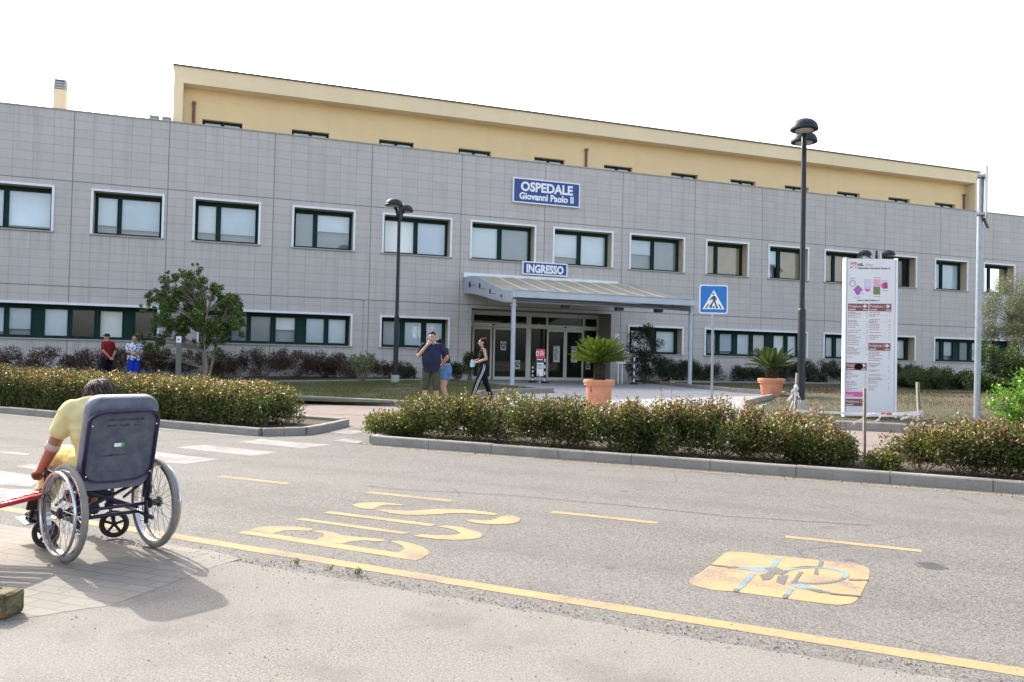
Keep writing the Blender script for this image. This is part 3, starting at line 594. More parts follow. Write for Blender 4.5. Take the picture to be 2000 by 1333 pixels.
def beam(x):
    mb = MB(); n = len(PU); vs = [(x, -s, z) for s, z in PU] + [(x, -s, z) for s, z in PLo] + [(x+.09, -s, z) for s, z in PU] + [(x+.09, -s, z) for s, z in PLo]
    fs = []
    for i in range(n-1): fs += [(i, i+1, n+i+1, n+i), (2*n+i, 3*n+i, 3*n+i+1, 2*n+i+1), (i, 2*n+i, 2*n+i+1, i+1), (n+i, n+i+1, 3*n+i+1, 3*n+i)]
    fs += [(0, n, 3*n, 2*n), (n-1, 3*n-1, 4*n-1, 2*n-1)]; mb.add(vs, fs)
    # edge flanges
    mb.tube([(x+.045, -s, z+.01) for s, z in PU], .03, 6); mb.tube([(x+.045, -s, z-.01) for s, z in PLo], .028, 6)
    b = mb.build('side_beam', M_canmetal, can)
    for s, z, r in ((.95, 4.19, .135), (2.25, 4.03, .115), (3.5, 3.74, .10), (4.75, 3.49, .07)):
        hb = MB(); hb.loft([((x-.006, -s, z), (0, r*1.0, 0), (0, 0, r*.95)), ((x-.001, -s, z), (0, r, 0), (0, 0, r*.95))], 20); hb.build('beam_hole', M_hole, b)
        MB().tube([(x-.006, -s+r*1.06*math.cos(k*.3142), z+r*math.sin(k*.3142)) for k in range(20)], .010, 5, 0, True).build('hole_rim', M_grey, b)
    for s, z in ((1.6, 4.12), (2.9, 3.88), (4.1, 3.62)): MB().tube([(x-.14, -s, z), (x+.0, -s, z)], .03, 8).build('beam_pin', M_grey, b)
    return b
beam(0); beam(CW-.09)
n = len(PU); mb = MB(); vs = [(xx, -s, z+dz) for dz in (.0, .035) for xx in (.10, CW-.10) for s, z in PU]; fs = []
for i in range(n-1): fs += [(i, i+1, n+i+1, n+i), (2*n+i, 3*n+i, 3*n+i+1, 2*n+i+1), (i, 2*n+i, 2*n+i+1, i+1), (n+i, n+i+1, 3*n+i+1, 3*n+i)]
fs += [(0, n, 3*n, 2*n), (n-1, 3*n-1, 4*n-1, 2*n-1)]
mb.add(vs, fs); smooth_by_angle(mb.build('roof_sheet', M_canroof, can))
for k in range(1, 9):
    xx = CW*k/9; MB().tube([(xx, -s, z+.045) for s, z in PU], .019, 6).build('roof_seam', M_seamtan, can)
MB().box((-.05, -6.12, 3.36), (CW+.05, -5.95, 3.60)).box((-.05, -6.16, 3.585), (CW+.05, -5.95, 3.61)).build('gutter', M_canmetal, can)
for a, b in ((0, 2.72), (2.735, 4.75), (4.765, 6.85)): MB().box((a, -.10, 4.58-.02), (b, -.005, 4.74)).build('wall_flashing', M_trim, can)
for k in range(1, 4):   # purlins and the little spotlights beneath
    s, z = PLo[k*3]; MB().tube([(.1, -s, z+.03), (CW-.1, -s, z+.03)], .04, 8).build('purlin', M_canmetal, can)
for xx in (2.3, 4.4, 6.0): MB().box((xx-.13, -5.1, 3.15), (xx+.13, -4.86, 3.28)).tube([(xx, -4.98, 3.27), (xx, -4.98, 3.36)], .02, 6).build('spotlight', M_darkmetal, can)
for xx in (.05, CW-.05):
    c = MB().tube([(xx, -5.9, .40), (xx, -5.9, 3.1)], .075, 16).lathe([(.12, 0), (.12, .03), (.075, .035)], (xx, -5.9, 3.08), 16).lathe([(.14, 0), (.14, .02), (.075, .025)], (xx, -5.9, .45), 16)
    smooth_by_angle(c.build('column', M_canmetal, can))
    MB().box((xx-.05, -5.97, 3.11), (xx+.05, -5.83, 3.30)).build('column_bracket', M_grey, can)
# ------------------------------------------------------------------ street lamps
M_lamp = flat('anthracite_paint', (.020, .025, .034), .5, .1, .15, 6, .3); M_lens = flat('lamp_lens', (.42, .42, .36), .25, 0, .1, 8); M_conc = flat('concrete_foot', (.38, .37, .34), .9, 0, .2, 12)
def lamp(x, y, ang, hgt, label):
    z = gz(x, y); e = empty('street_lamp', (x, y, z), ang, label, 'street lamp', 'twin-headed street lamps')
    smooth_by_angle(MB().lathe([(.062, 2.25), (.056, 2.3), (.053, hgt-.55), (.053, hgt-.2), (.045, hgt-.19), (.042, hgt+.0), (.0, hgt+.005)], n=18, cap=False).build('pole', M_lamp, e))
    smooth_by_angle(MB().lathe([(.080, .30), (.080, 2.22), (.072, 2.26), (.060, 2.27)], n=18).build('base_sleeve', M_lamp, e))
    smooth_by_angle(MB().lathe([(.14, -.1), (.13, .32), (.0, .325)], n=16, cap=False).build('concrete_foot', M_conc, e))
    for s in (-1, 1):
        MB().bar((0, s*.06, hgt-.62), (0, s*.30, hgt-.26), .07, .03).bar((0, s*.28, hgt-.28), (0, s*.46, hgt-.20), .09, .05).build('arm', M_lamp, e)
        prof = [(.275*math.sin(a), hgt-.165+.20*math.cos(a)) for a in [i*math.pi/16 for i in range(9)]][::-1]
        hd = MB().lathe([(.0, hgt-.20), (.20, hgt-.205), (.25, hgt-.215), (.28, hgt-.205), (.283, hgt-.175)] + prof, (0, s*.49, 0), 28, cap=False).build('lamp_head', M_lamp, e); smooth_by_angle(hd, 30)
        MB().ball((0, s*.49, hgt-.212), (.185, .185, .035), 16).build('lens', M_lens, hd)
    return e
bl = at(1564, 780, 17.0); lamp(bl.x, bl.y, math.atan2(-bl.x, bl.y), 6.42-gz(bl.x, bl.y), 'tall dark twin-headed street lamp rising behind the low hedge, nearest the camera')
ml = at(773, 700, 26.0); lamp(ml.x, ml.y, R(-13), 6.36-gz(ml.x, ml.y), 'dark street lamp with concrete foot on the lawn left of the entrance')
tl = at(1711, 600, 35.0); lamp(tl.x, tl.y, R(80), 6.44-gz(tl.x, tl.y), 'street lamp half hidden behind the white information totem')
# ------------------------------------------------------------------ information totem
tp0, tp1 = G(1645, 823), G(1748, 825); tc = (tp0+tp1)/2; TW = 1.04; TH = 3.13
tot = empty('information_totem', (tc.x, tc.y, gz(tc.x, tc.y)+.09), math.atan2((tp1-tp0).y, (tp1-tp0).x)+R(3), 'tall white information totem with a pink and green site map and dark red headings', 'information totem')
M_white2 = flat('totem_white', (.66, .68, .70), .4, 0, .04, 2); M_maroon = flat('maroon_print', (.22, .075, .085), .6, 0, .1, 4); M_pink = flat('pink_print', (.62, .10, .32), .6); M_lpink = flat('pale_pink_print', (.66, .36, .48), .6)
M_purple = flat('purple_print', (.36, .12, .38), .6); M_lilac = flat('lilac_print', (.52, .48, .66), .6); M_olive = flat('olive_print', (.17, .22, .09), .6); M_textred = flat('faded_red_text', (.36, .22, .23), .7); M_red = flat('red_print', (.55, .04, .06), .6); M_pgrey = flat('grey_print', (.35, .35, .37), .7)
MB().box((-TW/2+.06, -.06, .02), (TW/2-.06, .06, TH)).build('panel', M_white2, tot)
for a in (-TW/2, TW/2-.058):
    smooth_by_angle(MB().loft([((a+.029, 0, zz), (.029, 0, 0), (0, .085, 0)) for zz in (0, TH+.015)], 16).build('side_post', M_trim, tot))
TX = lambda p: (p-240)/404; TZ = lambda p: TH-(p-65)/398
YF = -.0605
def tbox(par_mb, x0, y0, x1, y1, mi=0, dy=0): par_mb.box((TX(x0), YF-.002-dy, TZ(y1)), (TX(x1), YF+.001, TZ(y0)), mi)
lt = MB(); text_mb('ASL', .075, lt, up(TX(132), YF, TZ(122)), 0, bold=.0035, ext=.002); text_mb('Olbia', .075, lt, up(TX(190), YF, TZ(122)), 1, ext=.002); text_mb('Ospedale Giovanni Paolo II', .057, lt, up(TX(132), YF, TZ(146)), 0, bold=.0015, ext=.002); text_mb('Settore della Padiglione 2', .042, lt, up(TX(134), YF, TZ(398)), 0, bold=.001, ext=.002)
lt.build('heading_lettering', [M_ink, M_pgrey], tot)
lg = MB()
for i in range(4):
    for k in range(3):
        a = R(45+90*i); cx, cz = TX(100)+.045*math.cos(a), TZ(118)+.045*math.sin(a); b = a + R(90*k-90)
        if k == 1 or i != 3: lg.tube([(cx+.028*math.cos(b)*0, YF-.001, cz), (cx+.03*math.cos(b), YF-.001, cz+.03*math.sin(b))], .006, 5)
    lg.ball((TX(100)+.075*math.cos(a), YF, TZ(118)+.075*math.sin(a)), (.010, .003, .010), 8)
lg.tube([(TX(113)+.04*math.cos(k*.6), YF-.001, TZ(108)+.04*math.sin(k*.6)) for k in range(10)], .005, 5); lg.build('logo', M_red, tot)
mp_ = MB(); tbox(mp_, 185, 240, 240, 300, 0); tbox(mp_, 257, 225, 312, 285, 1); tbox(mp_, 257, 286, 310, 346, 2)
def disc(mb, cx, cy, rx, rz, mi, n=20, a0=0, a1=360): mb.add([(TX(cx)+rx*math.cos(R(a0+(a1-a0)*k/n)), YF-.002, TZ(cy)+rz*math.sin(R(a0+(a1-a0)*k/n))) for k in range(n)], [tuple(range(n))], mi)
disc(mp_, 212, 302, .055, .055, 3, 20, 180, 360); disc(mp_, 340, 275, .062, .062, 3); tbox(mp_, 340, 248, 368, 298, 3)
mp_.add([(TX(100), YF-.002, TZ(312)), (TX(138), YF-.002, TZ(350)), (TX(176), YF-.002, TZ(308)), (TX(138), YF-.002, TZ(272))], [(0,1,2,3)], 4); mp_.add([(TX(116), YF-.002, TZ(336)), (TX(136), YF-.002, TZ(356)), (TX(158), YF-.002, TZ(336)), (TX(138), YF-.0018, TZ(320))], [(0,1,2,3)], 4)
mp_.tube([(TX(95)+.052*math.cos(k*.3927), YF, TZ(260)+.062*math.sin(k*.3927)) for k in range(16)], .008, 5, 5, True)
for x0, y0, x1 in ((75, 219, 118), (188, 229, 238), (265, 209, 312), (318, 234, 365), (322, 312, 372), (104, 368, 160), (262, 360, 314), (160, 340, 186)): tbox(mp_, x0, y0, x1, y0+5, 5)
mp_.build('site_map', [M_lilac, M_lpink, M_olive, M_pink, M_purple, M_pgrey], tot)
def header(x0, y0, x1, y1, mt, txt, stain=False):
    mb = MB(); tbox(mb, x0, y0, x1, y1); h = mb.build('heading_bar', mt, tot); l = MB()
    if txt: text_mb(txt, .068, l, up(TX(x0+6), YF-.003, TZ(y0+30)), 0, ext=.002, sx=.9)
    l.box((TX(x0+6), YF-.005, TZ(y1-8)), (TX(x0+60), YF-.002, TZ(y1-14)))
    if mt is M_maroon and y0 < 1100:
        l.box((TX(x1-42), YF-.005, TZ(y1-8)), (TX(x1-8), YF-.002, TZ(y1-14)))
        cx, cz = TX(x1-20), TZ(y0+20); l.add([(cx+.03, YF-.004, cz), (cx-.03, YF-.004, cz+.045), (cx-.03, YF-.004, cz-.045)], [(0,1,2)]); l.box((cx-.05, YF-.0045, cz-.008), (cx-.025, YF-.002, cz+.008))
    l.build('lettering', M_white2, h)
    if stain: MB().loft([((TX(150), YF-.0058, TZ(915)), (.085, 0, 0), (0, 0, .06)), ((TX(150), YF-.0065, TZ(915)), (.07, 0, 0), (0, 0, .05))], 16).build('dark_stain', flat('dark_stain', (.022, .010, .010), .95, 0, .2, 10, .02), h)
header(63, 420, 220, 478, M_maroon, 'Padiglione B'); header(228, 418, 398, 478, M_maroon, 'Padiglione 1/2'); header(224, 727, 394, 787, M_maroon, 'Padiglione 3/2'); header(53, 886, 213, 945, M_maroon, 'Padiglione', True); header(50, 1114, 205, 1152, M_pink, ''); header(50, 1168, 205, 1226, M_maroon, 'Padiglione 2')
tl_ = MB()
rl = random.Random(3)
for x0, x1, y0, y1 in ((62, 215, 487, 858), (228, 390, 487, 705), (226, 388, 797, 1095), (55, 208, 955, 1100)):
    y = y0
    while y < y1:
        x = x0; end = x0 + (x1-x0)*rl.uniform(.25, .72)
        while x < end:
            wl = rl.uniform(8, 26); tbox(tl_, x, y, min(x+wl, end), y+5, 0); x += wl+4
        if rl.random() < .8: tbox(tl_, x1-8, y, x1, y+5, 0)
        if rl.random() < .25: tbox(tl_, x0, y+8.6, x1, y+9.6, 1)
        y += rl.choice((12.5, 12.5, 15, 25))
tl_.build('directory_lines', [M_textred, M_pgrey], tot)
# ------------------------------------------------------------------ pedestrian crossing sign
ps = at(1392, 700, 18.5); M_galv = flat('galvanised_steel', (.30, .33, .37), .42, .6, .12, 20); M_crossblue = flat('crossing_blue', (.012, .16, .52), .4, 0, .05, 2)
zt = at(1392, 557, 18.5).z; zb = at(1392, 613, 18.5).z; gp = gz(ps.x, ps.y)
cs = empty('crossing_sign', (ps.x, ps.y, gp), R(2), 'blue square pedestrian crossing sign on a thin galvanised pole', 'road sign')
MB().tube([(0, .03, -.1), (0, .03, zt-gp+.03)], .030, 12).build('pole', M_galv, cs)
W = zt-zb; z0 = zb-gp
def rrect(w, h, r, cx=0, cz=0, n=6):
    out = []
    for qx, qz, a0 in ((1, 1, 0), (-1, 1, 90), (-1, -1, 180), (1, -1, 270)):
        for k in range(n+1): a = R(a0+90*k/n); out.append((cx+qx*(w/2-r)+r*math.cos(a), cz+qz*(h/2-r)+r*math.sin(a)))
    return out
def plate(poly, y0, y1, mt, nm, par, mb=None):
    mb = mb or MB(); t = MB().prism(poly, 0, 1); mb.add([(x, y1+(y0-y1)*z, y) for x, y, z in t.v], t.f); 
    return mb.build(nm, mt, par) if nm else mb
plate(rrect(W, W, .05, 0, z0+W/2), 0, .004, M_signwhite, 'plate', cs); plate(rrect(W-.05, W-.05, .04, 0, z0+W/2), -.003, -.0005, M_crossblue, 'blue_field', cs)
tri = [(0, z0+W*.83), (-W*.385, z0+W*.155), (W*.385, z0+W*.155)]; plate(tri, -.006, -.0035, M_signwhite, 'white_triangle', cs)
fg = MB(); q = lambda *p: plate([(x*W, z0+z*W) for x, z in p], -.009, -.0065, M_ink, None, None, fg)
q((-.30,.185),(-.24,.185),(-.16,.33),(-.20,.33)); q((-.13,.185),(-.07,.185),(-.05,.30),(-.09,.30)); q((-.03,.185),(.03,.185),(.02,.27),(-.02,.27)); q((.08,.185),(.14,.185),(.10,.30),(.06,.30)); q((.24,.185),(.30,.185),(.20,.33),(.16,.33))
q((-.02,.42),(.06,.42),(.07,.60),(.0,.63),(-.07,.58)); q((-.07,.58),(-.02,.60),(-.07,.50),(-.13,.46),(-.14,.49)); q((.05,.60),(.08,.58),(.11,.47),(.08,.46)); q((-.02,.44),(.03,.42),(-.06,.30),(-.15,.21),(-.18,.22)); q((.0,.43),(.06,.43),(.12,.28),(.16,.20),(.11,.20))
q(*[(-.02+.035*math.cos(k*.5236), .685+.035*math.sin(k*.5236)) for k in range(12)]); fg.build('walking_figure', M_ink, cs)
# tall pole with a sign seen edge-on
def onv(px, v):
    r = ray(px, 725); t = v/(r.x*RN.x + r.y*RN.y); return Vector((r.x*t, r.y*t))
pp = onv(1907, 10.85); g0 = gz(pp.x, pp.y); zt = at(1917, 345, pp.y).z
ts = empty('tall_sign_pole', (pp.x, pp.y, g0), R(62), 'tall galvanised sign pole with its sign seen edge-on, standing in the hedge', 'road sign')
lean = .045
MB().tube([(0, lean*.0, -.1), (.02, -.03, zt-g0)], .034, 14).build('pole', M_galv, ts)
zs0, zs1 = at(1920, 432, pp.y).z-g0, at(1922, 332, pp.y).z-g0
plate(rrect(.6, zs1-zs0, .05, .02, (zs0+zs1)/2), -.085, -.075, flat('sign_back_grey', (.30, .31, .33), .5, .5), 'sign_plate', ts)
plate(rrect(.58, zs1-zs0-.02, .045, .02, (zs0+zs1)/2), -.089, -.0855, M_signwhite, 'sign_face', ts)
for zz in (zs0+.06, zs1-.1): MB().box((-.06, -.074, zz), (.1, .012, zz+.03)).build('clamp', M_galv, ts)
MB().bar((.0, -.06, zs0+.03), (.03, -.11, zs0-.09), .02).build('loose_bracket', M_darkmetal, ts)
# ------------------------------------------------------------------ small posts, stands and stakes
M_wood = flat('weathered_wood', (.23, .20, .17), .9, 0, .3, 14); M_tape = flat('white_tape', (.74, .70, .70), .6, 0, .05, 4); M_tapered = flat('red_tape', (.62, .12, .10), .6); M_black = flat('black_plastic', (.018, .018, .02), .5); M_rope = flat('pale_rope', (.55, .50, .40), .9)
def stake(p, q, label):
    b = Vector((*p, gz(*p)-.1+.07)); e = empty('wooden_stake', (p[0], p[1], gz(*p)), 0, label, 'stake', 'wooden stakes holding barrier tape')
    d = Vector(q) - Vector((p[0], p[1], gz(*p)))
    s = MB().bar((0, 0, -.05), d, .042, .03).build('shaft', M_wood, e)
    for f in (.93, .88): 
        c = d*f; MB().obox(c, (.006, 0, 0), (0, .0165, 0), (0, 0, .008)).build('nail_hole', M_black, s)
    return e
k1 = onv(1555, 11.55); k1b = onv(1549, 11.55); t1 = at(1557, 729, k1.y); stake((k1b.x, k1b.y), t1, 'leaning wooden stake with knotted white tape beside the tall lamp pole')
k2 = G(1688, 914); t2 = at(1688.5, 759, k2.y); stake((k2.x, k2.y), t2, 'upright wooden stake at the kerb in front of the totem')
k3 = onv(1802, 11.55); t3 = at(1792, 747, k3.y); stake((k3.x, k3.y), t3, 'wooden stake right of the totem with tape ends dangling')
a3, b3 = at(1550, 802, k1.y), at(1796, 808, k3.y)
tpm = MB()
def ribbon(pts, wd=.03, mb=tpm, mi=0):
    for i in range(len(pts)-1):
        a, b = Vector(pts[i]), Vector(pts[i+1]); up_ = Vector((0, 0, wd/2)); nn = (b-a).cross(up_).normalized()*.0015
        mb.add([a-up_-nn, b-up_-nn, b+up_-nn, a+up_-nn, a-up_+nn, b-up_+nn, b+up_+nn, a+up_+nn], [(0,1,2,3),(7,6,5,4),(0,4,5,1),(3,2,6,7)], mi)
main = [a3 + (b3-a3)*(i/24) + Vector((0, 0, -.02*math.sin(math.pi*i/24))) for i in range(25)]
ribbon(main[:18]); ribbon(main[17:20], .032, tpm, 1); ribbon(main[19:])
def dangle(p, dx, dz, n=6, wd=.03):
    p = Vector(p); ribbon([p + Vector((dx*(i/n) + .015*math.sin(i*1.7), -.02*math.sin(i*2.2), dz*(i/n)**1.3)) for i in range(n+1)], wd)
dangle(main[16], -.30, -.14); dangle(main[18], -.16, -.12); 
for i in range(5): dangle(b3 + Vector((random.uniform(-.02, .02), -.03, .03)), random.uniform(-.15, .06), -random.uniform(.2, .34))
dangle(b3, -.24, -.08, 6); dangle(b3 + Vector((0, 0, .02)), -.34, -.06)
kn = at(1553, 770, k1.y)
for i in range(12): dangle(kn + Vector((random.uniform(-.02, .03), -.03, .1)), random.uniform(-.13, .10), -random.uniform(.16, .32), 6, .022)
tpm.ball(kn + Vector((0, -.02, .1)), (.028, .025, .03), 10)
o = tpm.build('barrier_tape', [M_tape, M_tapered]); tag(o, 'white and red barrier tape strung between the wooden stakes', 'barrier tape')
# grey green post with a white plate by the tree
gpp = at(349, 700, 24.0); gg = gz(gpp.x, gpp.y); e = empty('marker_post', (gpp.x, gpp.y, gg), R(18), 'grey green marker post with a small white plate beside the tree', 'marker post')
M_post = flat('grey_green_post', (.13, .15, .12), .6)
zt = at(349, 657, 24.0).z-gg; MB().box((-.075, -.05, -.1), (.075, .05, zt)).build('post', M_post, e)
MB().box((-.08, -.062, zt-.20), (.06, -.0505, zt-.01)).build('plate', M_signwhite, e)
lt = MB(); text_mb('P', .12, lt, up(-.045, -.063, zt-.155), ext=.002, bold=.002); lt.build('lettering', M_ink, e)
# red notice stand on the lawn corner
rp = at(1054, 765, 24.0); g0 = gz(rp.x, rp.y)+.05; e = empty('notice_stand', (rp.x, rp.y, g0), R(4), 'slim notice stand with a red and white board outside the doors', 'notice stand')
zz = lambda y: at(1054, y, 24.0).z-g0
MB().tube([(0, .03, -.1), (0, .03, zz(722))], .022, 10).build('pole', M_galv, e)
MB().box((-.13, -.006, zz(708)), (.12, .006, zz(682))).build('dark_panel', flat('navy_board', (.03, .04, .075), .5), e)
MB().box((-.13, -.008, zz(700)), (.135, .006, zz(682))).build('red_panel', M_red, e)
b = MB().box((-.10, -.012, zz(735)), (.10, -.007, zz(709))).build('white_panel', M_paper, e)
mm = MB(); mm.tube([(-.09+.035*math.cos(k*.6), -.010, zz(691)+.07*math.sin(k*.6)) for k in range(11)], .012, 5)
for k, (x0, x1) in enumerate(((-.02, .08), (-.02, .12), (-.02, .11))): mm.box((x0, -.011, zz(687)-.055*k), (x1, -.0082, zz(687)-.055*k+.02))
mm.box((-.10, -.008, zz(703.5)), (.07, -.0062, zz(702))); mm.build('lettering', M_signwhite, e)
mm = MB()
for y0_, x1 in ((712, .07), (714.5, .06), (730, -.03), (733, -.03)): mm.box((-.08, -.015, zz(y0_+1.4)), (x1, -.0122, zz(y0_)))
mm.build('print', M_ink, e); MB().box((-.08, -.015, zz(721)), (.07, -.0122, zz(718))).build('orange_band', flat('orange_print', (.55, .25, .10), .6), e)
# rope posts in front of the doors
def ropepost(px, py, h, label, Y):
    p = at(px, py, Y); g_ = gz(p.x, p.y); e = empty('barrier_post', (p.x, p.y, g_), 0, label, 'barrier post', 'portable barrier posts outside the doors')
    MB().lathe([(.17, .0), (.17, .03), (.10, .07), (.03, .09), (.0, .09)], n=18, cap=False).build('base', M_black, e)
    mb = MB(); n = 7
    for k in range(n): mb.tube([(0, 0, .08+k*(h-.08)/n), (0, 0, .08+(k+1)*(h-.08)/n)], .030, 10, k % 2)
    mb.build('banded_shaft', [M_signwhite, M_black if px < 1200 else M_maroon], e); MB().ball((0, 0, h+.02), .04, 10).build('cap', M_black, e); return p, g_, h
q1 = ropepost(1040, 744, .62, 'short barrier post on a black base left of the notice stand', 30.2); q2 = ropepost(1063.5, 748, .92, 'banded black and white barrier post right of the notice stand', 29.6); q3 = ropepost(1238, 748, 1.05, 'red and white banded post beside the dark bush', 30.8)
# lectern sign
lp = at(1211, 745, 31.0); g0 = gz(lp.x, lp.y); e = empty('lectern_sign', (lp.x, lp.y, g0), R(28), 'small white lectern-style sign on two legs right of the doors', 'lectern sign')
hz = at(1211, 708, 31.0).z-g0
for xx in (-.09, .09): MB().tube([(xx, 0, -.1), (xx, 0, hz-.02)], .022, 8).build('leg', M_trim, e)
MB().obox((0, 0, hz+.10), (.20, 0, .0), (0, .06, .15), (0, -.016, .006)).build('sign_panel', M_signwhite, e); MB().obox((0, -.018, hz+.11), (.16, 0, 0), (0, .045, .112), (0, -.003, .0012)).build('print', M_pgrey, e)
# ------------------------------------------------------------------ foliage
def leafmat(name, rough=.42, trans=.35):
    m, nt, p = nodes(name); out = nt.nodes['Material Output']; a = N(nt, 'ShaderNodeVertexColor', layer_name='Col')
    p.inputs['Roughness'].default_value = rough; p.inputs['Specular IOR Level'].default_value = .5; nt.links.new(a.outputs[0], p.inputs['Base Color'])
    t = N(nt, 'ShaderNodeBsdfTranslucent'); nt.links.new(mixc(nt, 1.0, a.outputs[0], (1.5, 1.45, .7), 'MULTIPLY'), t.inputs[0]); mx = N(nt, 'ShaderNodeMixShader', Fac=trans)
    nt.links.new(p.outputs[0], mx.inputs[1]); nt.links.new(t.outputs[0], mx.inputs[2]); nt.links.new(mx.outputs[0], out.inputs[0]); return m
M_leaf = leafmat('leaf', .34, .38); M_gloss = leafmat('glossy_leaf', .28, .3); M_bark = flat('bark', (.13, .10, .075), .95, 0, .3, 20, .2, .6); M_twig = flat('twig', (.17, .12, .085), .9, 0, .25, 20); M_paletrunk = flat('pale_bark', (.26, .22, .18), .95, 0, .25, 12, .2, .4)
rng = np.random.default_rng(5)
def leaves(name, parent, C, Lr, Wr, pal, wts, mat_, out=None, outw=.7, droop=0, cvar=.25):
    """C: n x 3 leaf centres; out: n x 3 preferred direction"""
    n = len(C); d = rng.normal(size=(n, 3)); d /= np.linalg.norm(d, axis=1)[:, None]
    if out is not None: d = d*(1-outw) + out*outw
    d[:, 2] -= droop; d /= np.linalg.norm(d, axis=1)[:, None]
    q = rng.normal(size=(n, 3)); b = np.cross(d, q); b /= np.linalg.norm(b, axis=1)[:, None]; nn = np.cross(b, d)
    L = rng.uniform(*Lr, size=(n, 1)); W = rng.uniform(*Wr, size=(n, 1))
    V = np.stack([C-d*L/2, C+b*W/2+nn*W*.22, C+d*L/2-nn*L*.1, C-b*W/2+nn*W*.22], 1).reshape(-1, 3)
    base = np.arange(n)*4; F = np.stack([base, base+1, base+2, base, base+2, base+3], 1).reshape(-1, 3)
    pal = np.array(pal); idx = rng.choice(len(pal), size=n, p=np.array(wts)/sum(wts)) if not callable(wts) else wts(C)
    c = pal[idx]*(1+rng.uniform(-cvar, cvar, size=(n, 1)))*(1+rng.uniform(-.08, .08, size=(n, 3))); c = np.clip(c, 0, 1)
    me = bpy.data.meshes.new(name); me.vertices.add(len(V)); me.vertices.foreach_set('co', V.astype('f4').ravel()); me.loops.add(len(F)*3); me.loops.foreach_set('vertex_index', F.astype('i4').ravel())
    me.polygons.add(len(F)); me.polygons.foreach_set('loop_start', np.arange(0, len(F)*3, 3, dtype='i4')); me.update(calc_edges=True)
    at_ = me.color_attributes.new('Col', 'FLOAT_COLOR', 'POINT'); at_.data.foreach_set('color', np.repeat(np.concatenate([c, np.ones((n, 1))], 1), 4, 0).astype('f4').ravel())
    me.materials.append(mat_); return link(name, me, parent)
def clumps(cl, per, hollow=.55):
    """cl: list of (centre, radius) -> points and outward directions"""
    P = []; O = []
    for c, r in cl:
        r = np.array(r if hasattr(r, '__len__') else (r, r, r)); k = max(3, int(per*9*(r.prod()**(1/3))**2)); d = rng.normal(size=(k, 3)); d /= np.linalg.norm(d, axis=1)[:, None]
        rad = rng.uniform(hollow**3, 1.12, size=(k, 1))**(1/3)*(1+.12*rng.normal(size=(k, 1))); P.append(np.array(c)+d*rad*r); O.append(d)
    return np.concatenate(P), np.concatenate(O)
G1, G2, G3, RD, PK, BR, CRM = (.040, .062, .011), (.072, .100, .020), (.125, .15, .042), (.125, .055, .034), (.36, .235, .165), (.12, .075, .034), (.40, .36, .22)
HPAL = [tuple(1.05*x for x in c) for c in (G1, G2, G3, RD, PK, BR, CRM)]
def hedge_pick(top, low, tipw=1.0, brown=1.0):
    ph = random.uniform(0, 60)
    def f(C):
        t = np.clip((C[:, 2]-low)/(top-low), 0, 1.2); u = rng.random(len(C)); idx = rng.choice(3, size=len(C), p=[.45, .39, .16])
        pt = np.array([mnoise.noise(Vector((x*1.9+ph, y*1.9, z*2.3))) for x, y, z in C]); patch = np.clip(.5+1.3*pt, 0, 1.6)
        idx = np.where(rng.random(len(C)) < np.clip(.14*brown*patch, 0, .8), 5, idx); idx = np.where(rng.random(len(C)) < .06+.05*patch, 3, idx)
        tip = np.clip((t-.5)*.72, 0, .42)*tipw*(.5+.6*(1.6-patch)); idx = np.where(u < tip, np.where(rng.random(len(C)) < .45, 4, 3), idx); return np.where(u > .978, 6, idx)
    return f
def stems(base, tips, r0, mb=None, n=6, wob=.04):
    mb = mb or MB()
    for t in tips:
        b = Vector(base) + Vector((random.uniform(-.05, .05), random.uniform(-.05, .05), 0)); t = Vector(t); mid = b.lerp(t, .5) + Vector((random.uniform(-wob, wob), random.uniform(-wob, wob), .04)); r = r0*random.uniform(.6, 1.1)
        mb.tube([b, b.lerp(mid, .5), mid, mid.lerp(t, .5), t], [r, r*.9, r*.75, r*.55, r*.3], n)
    return mb
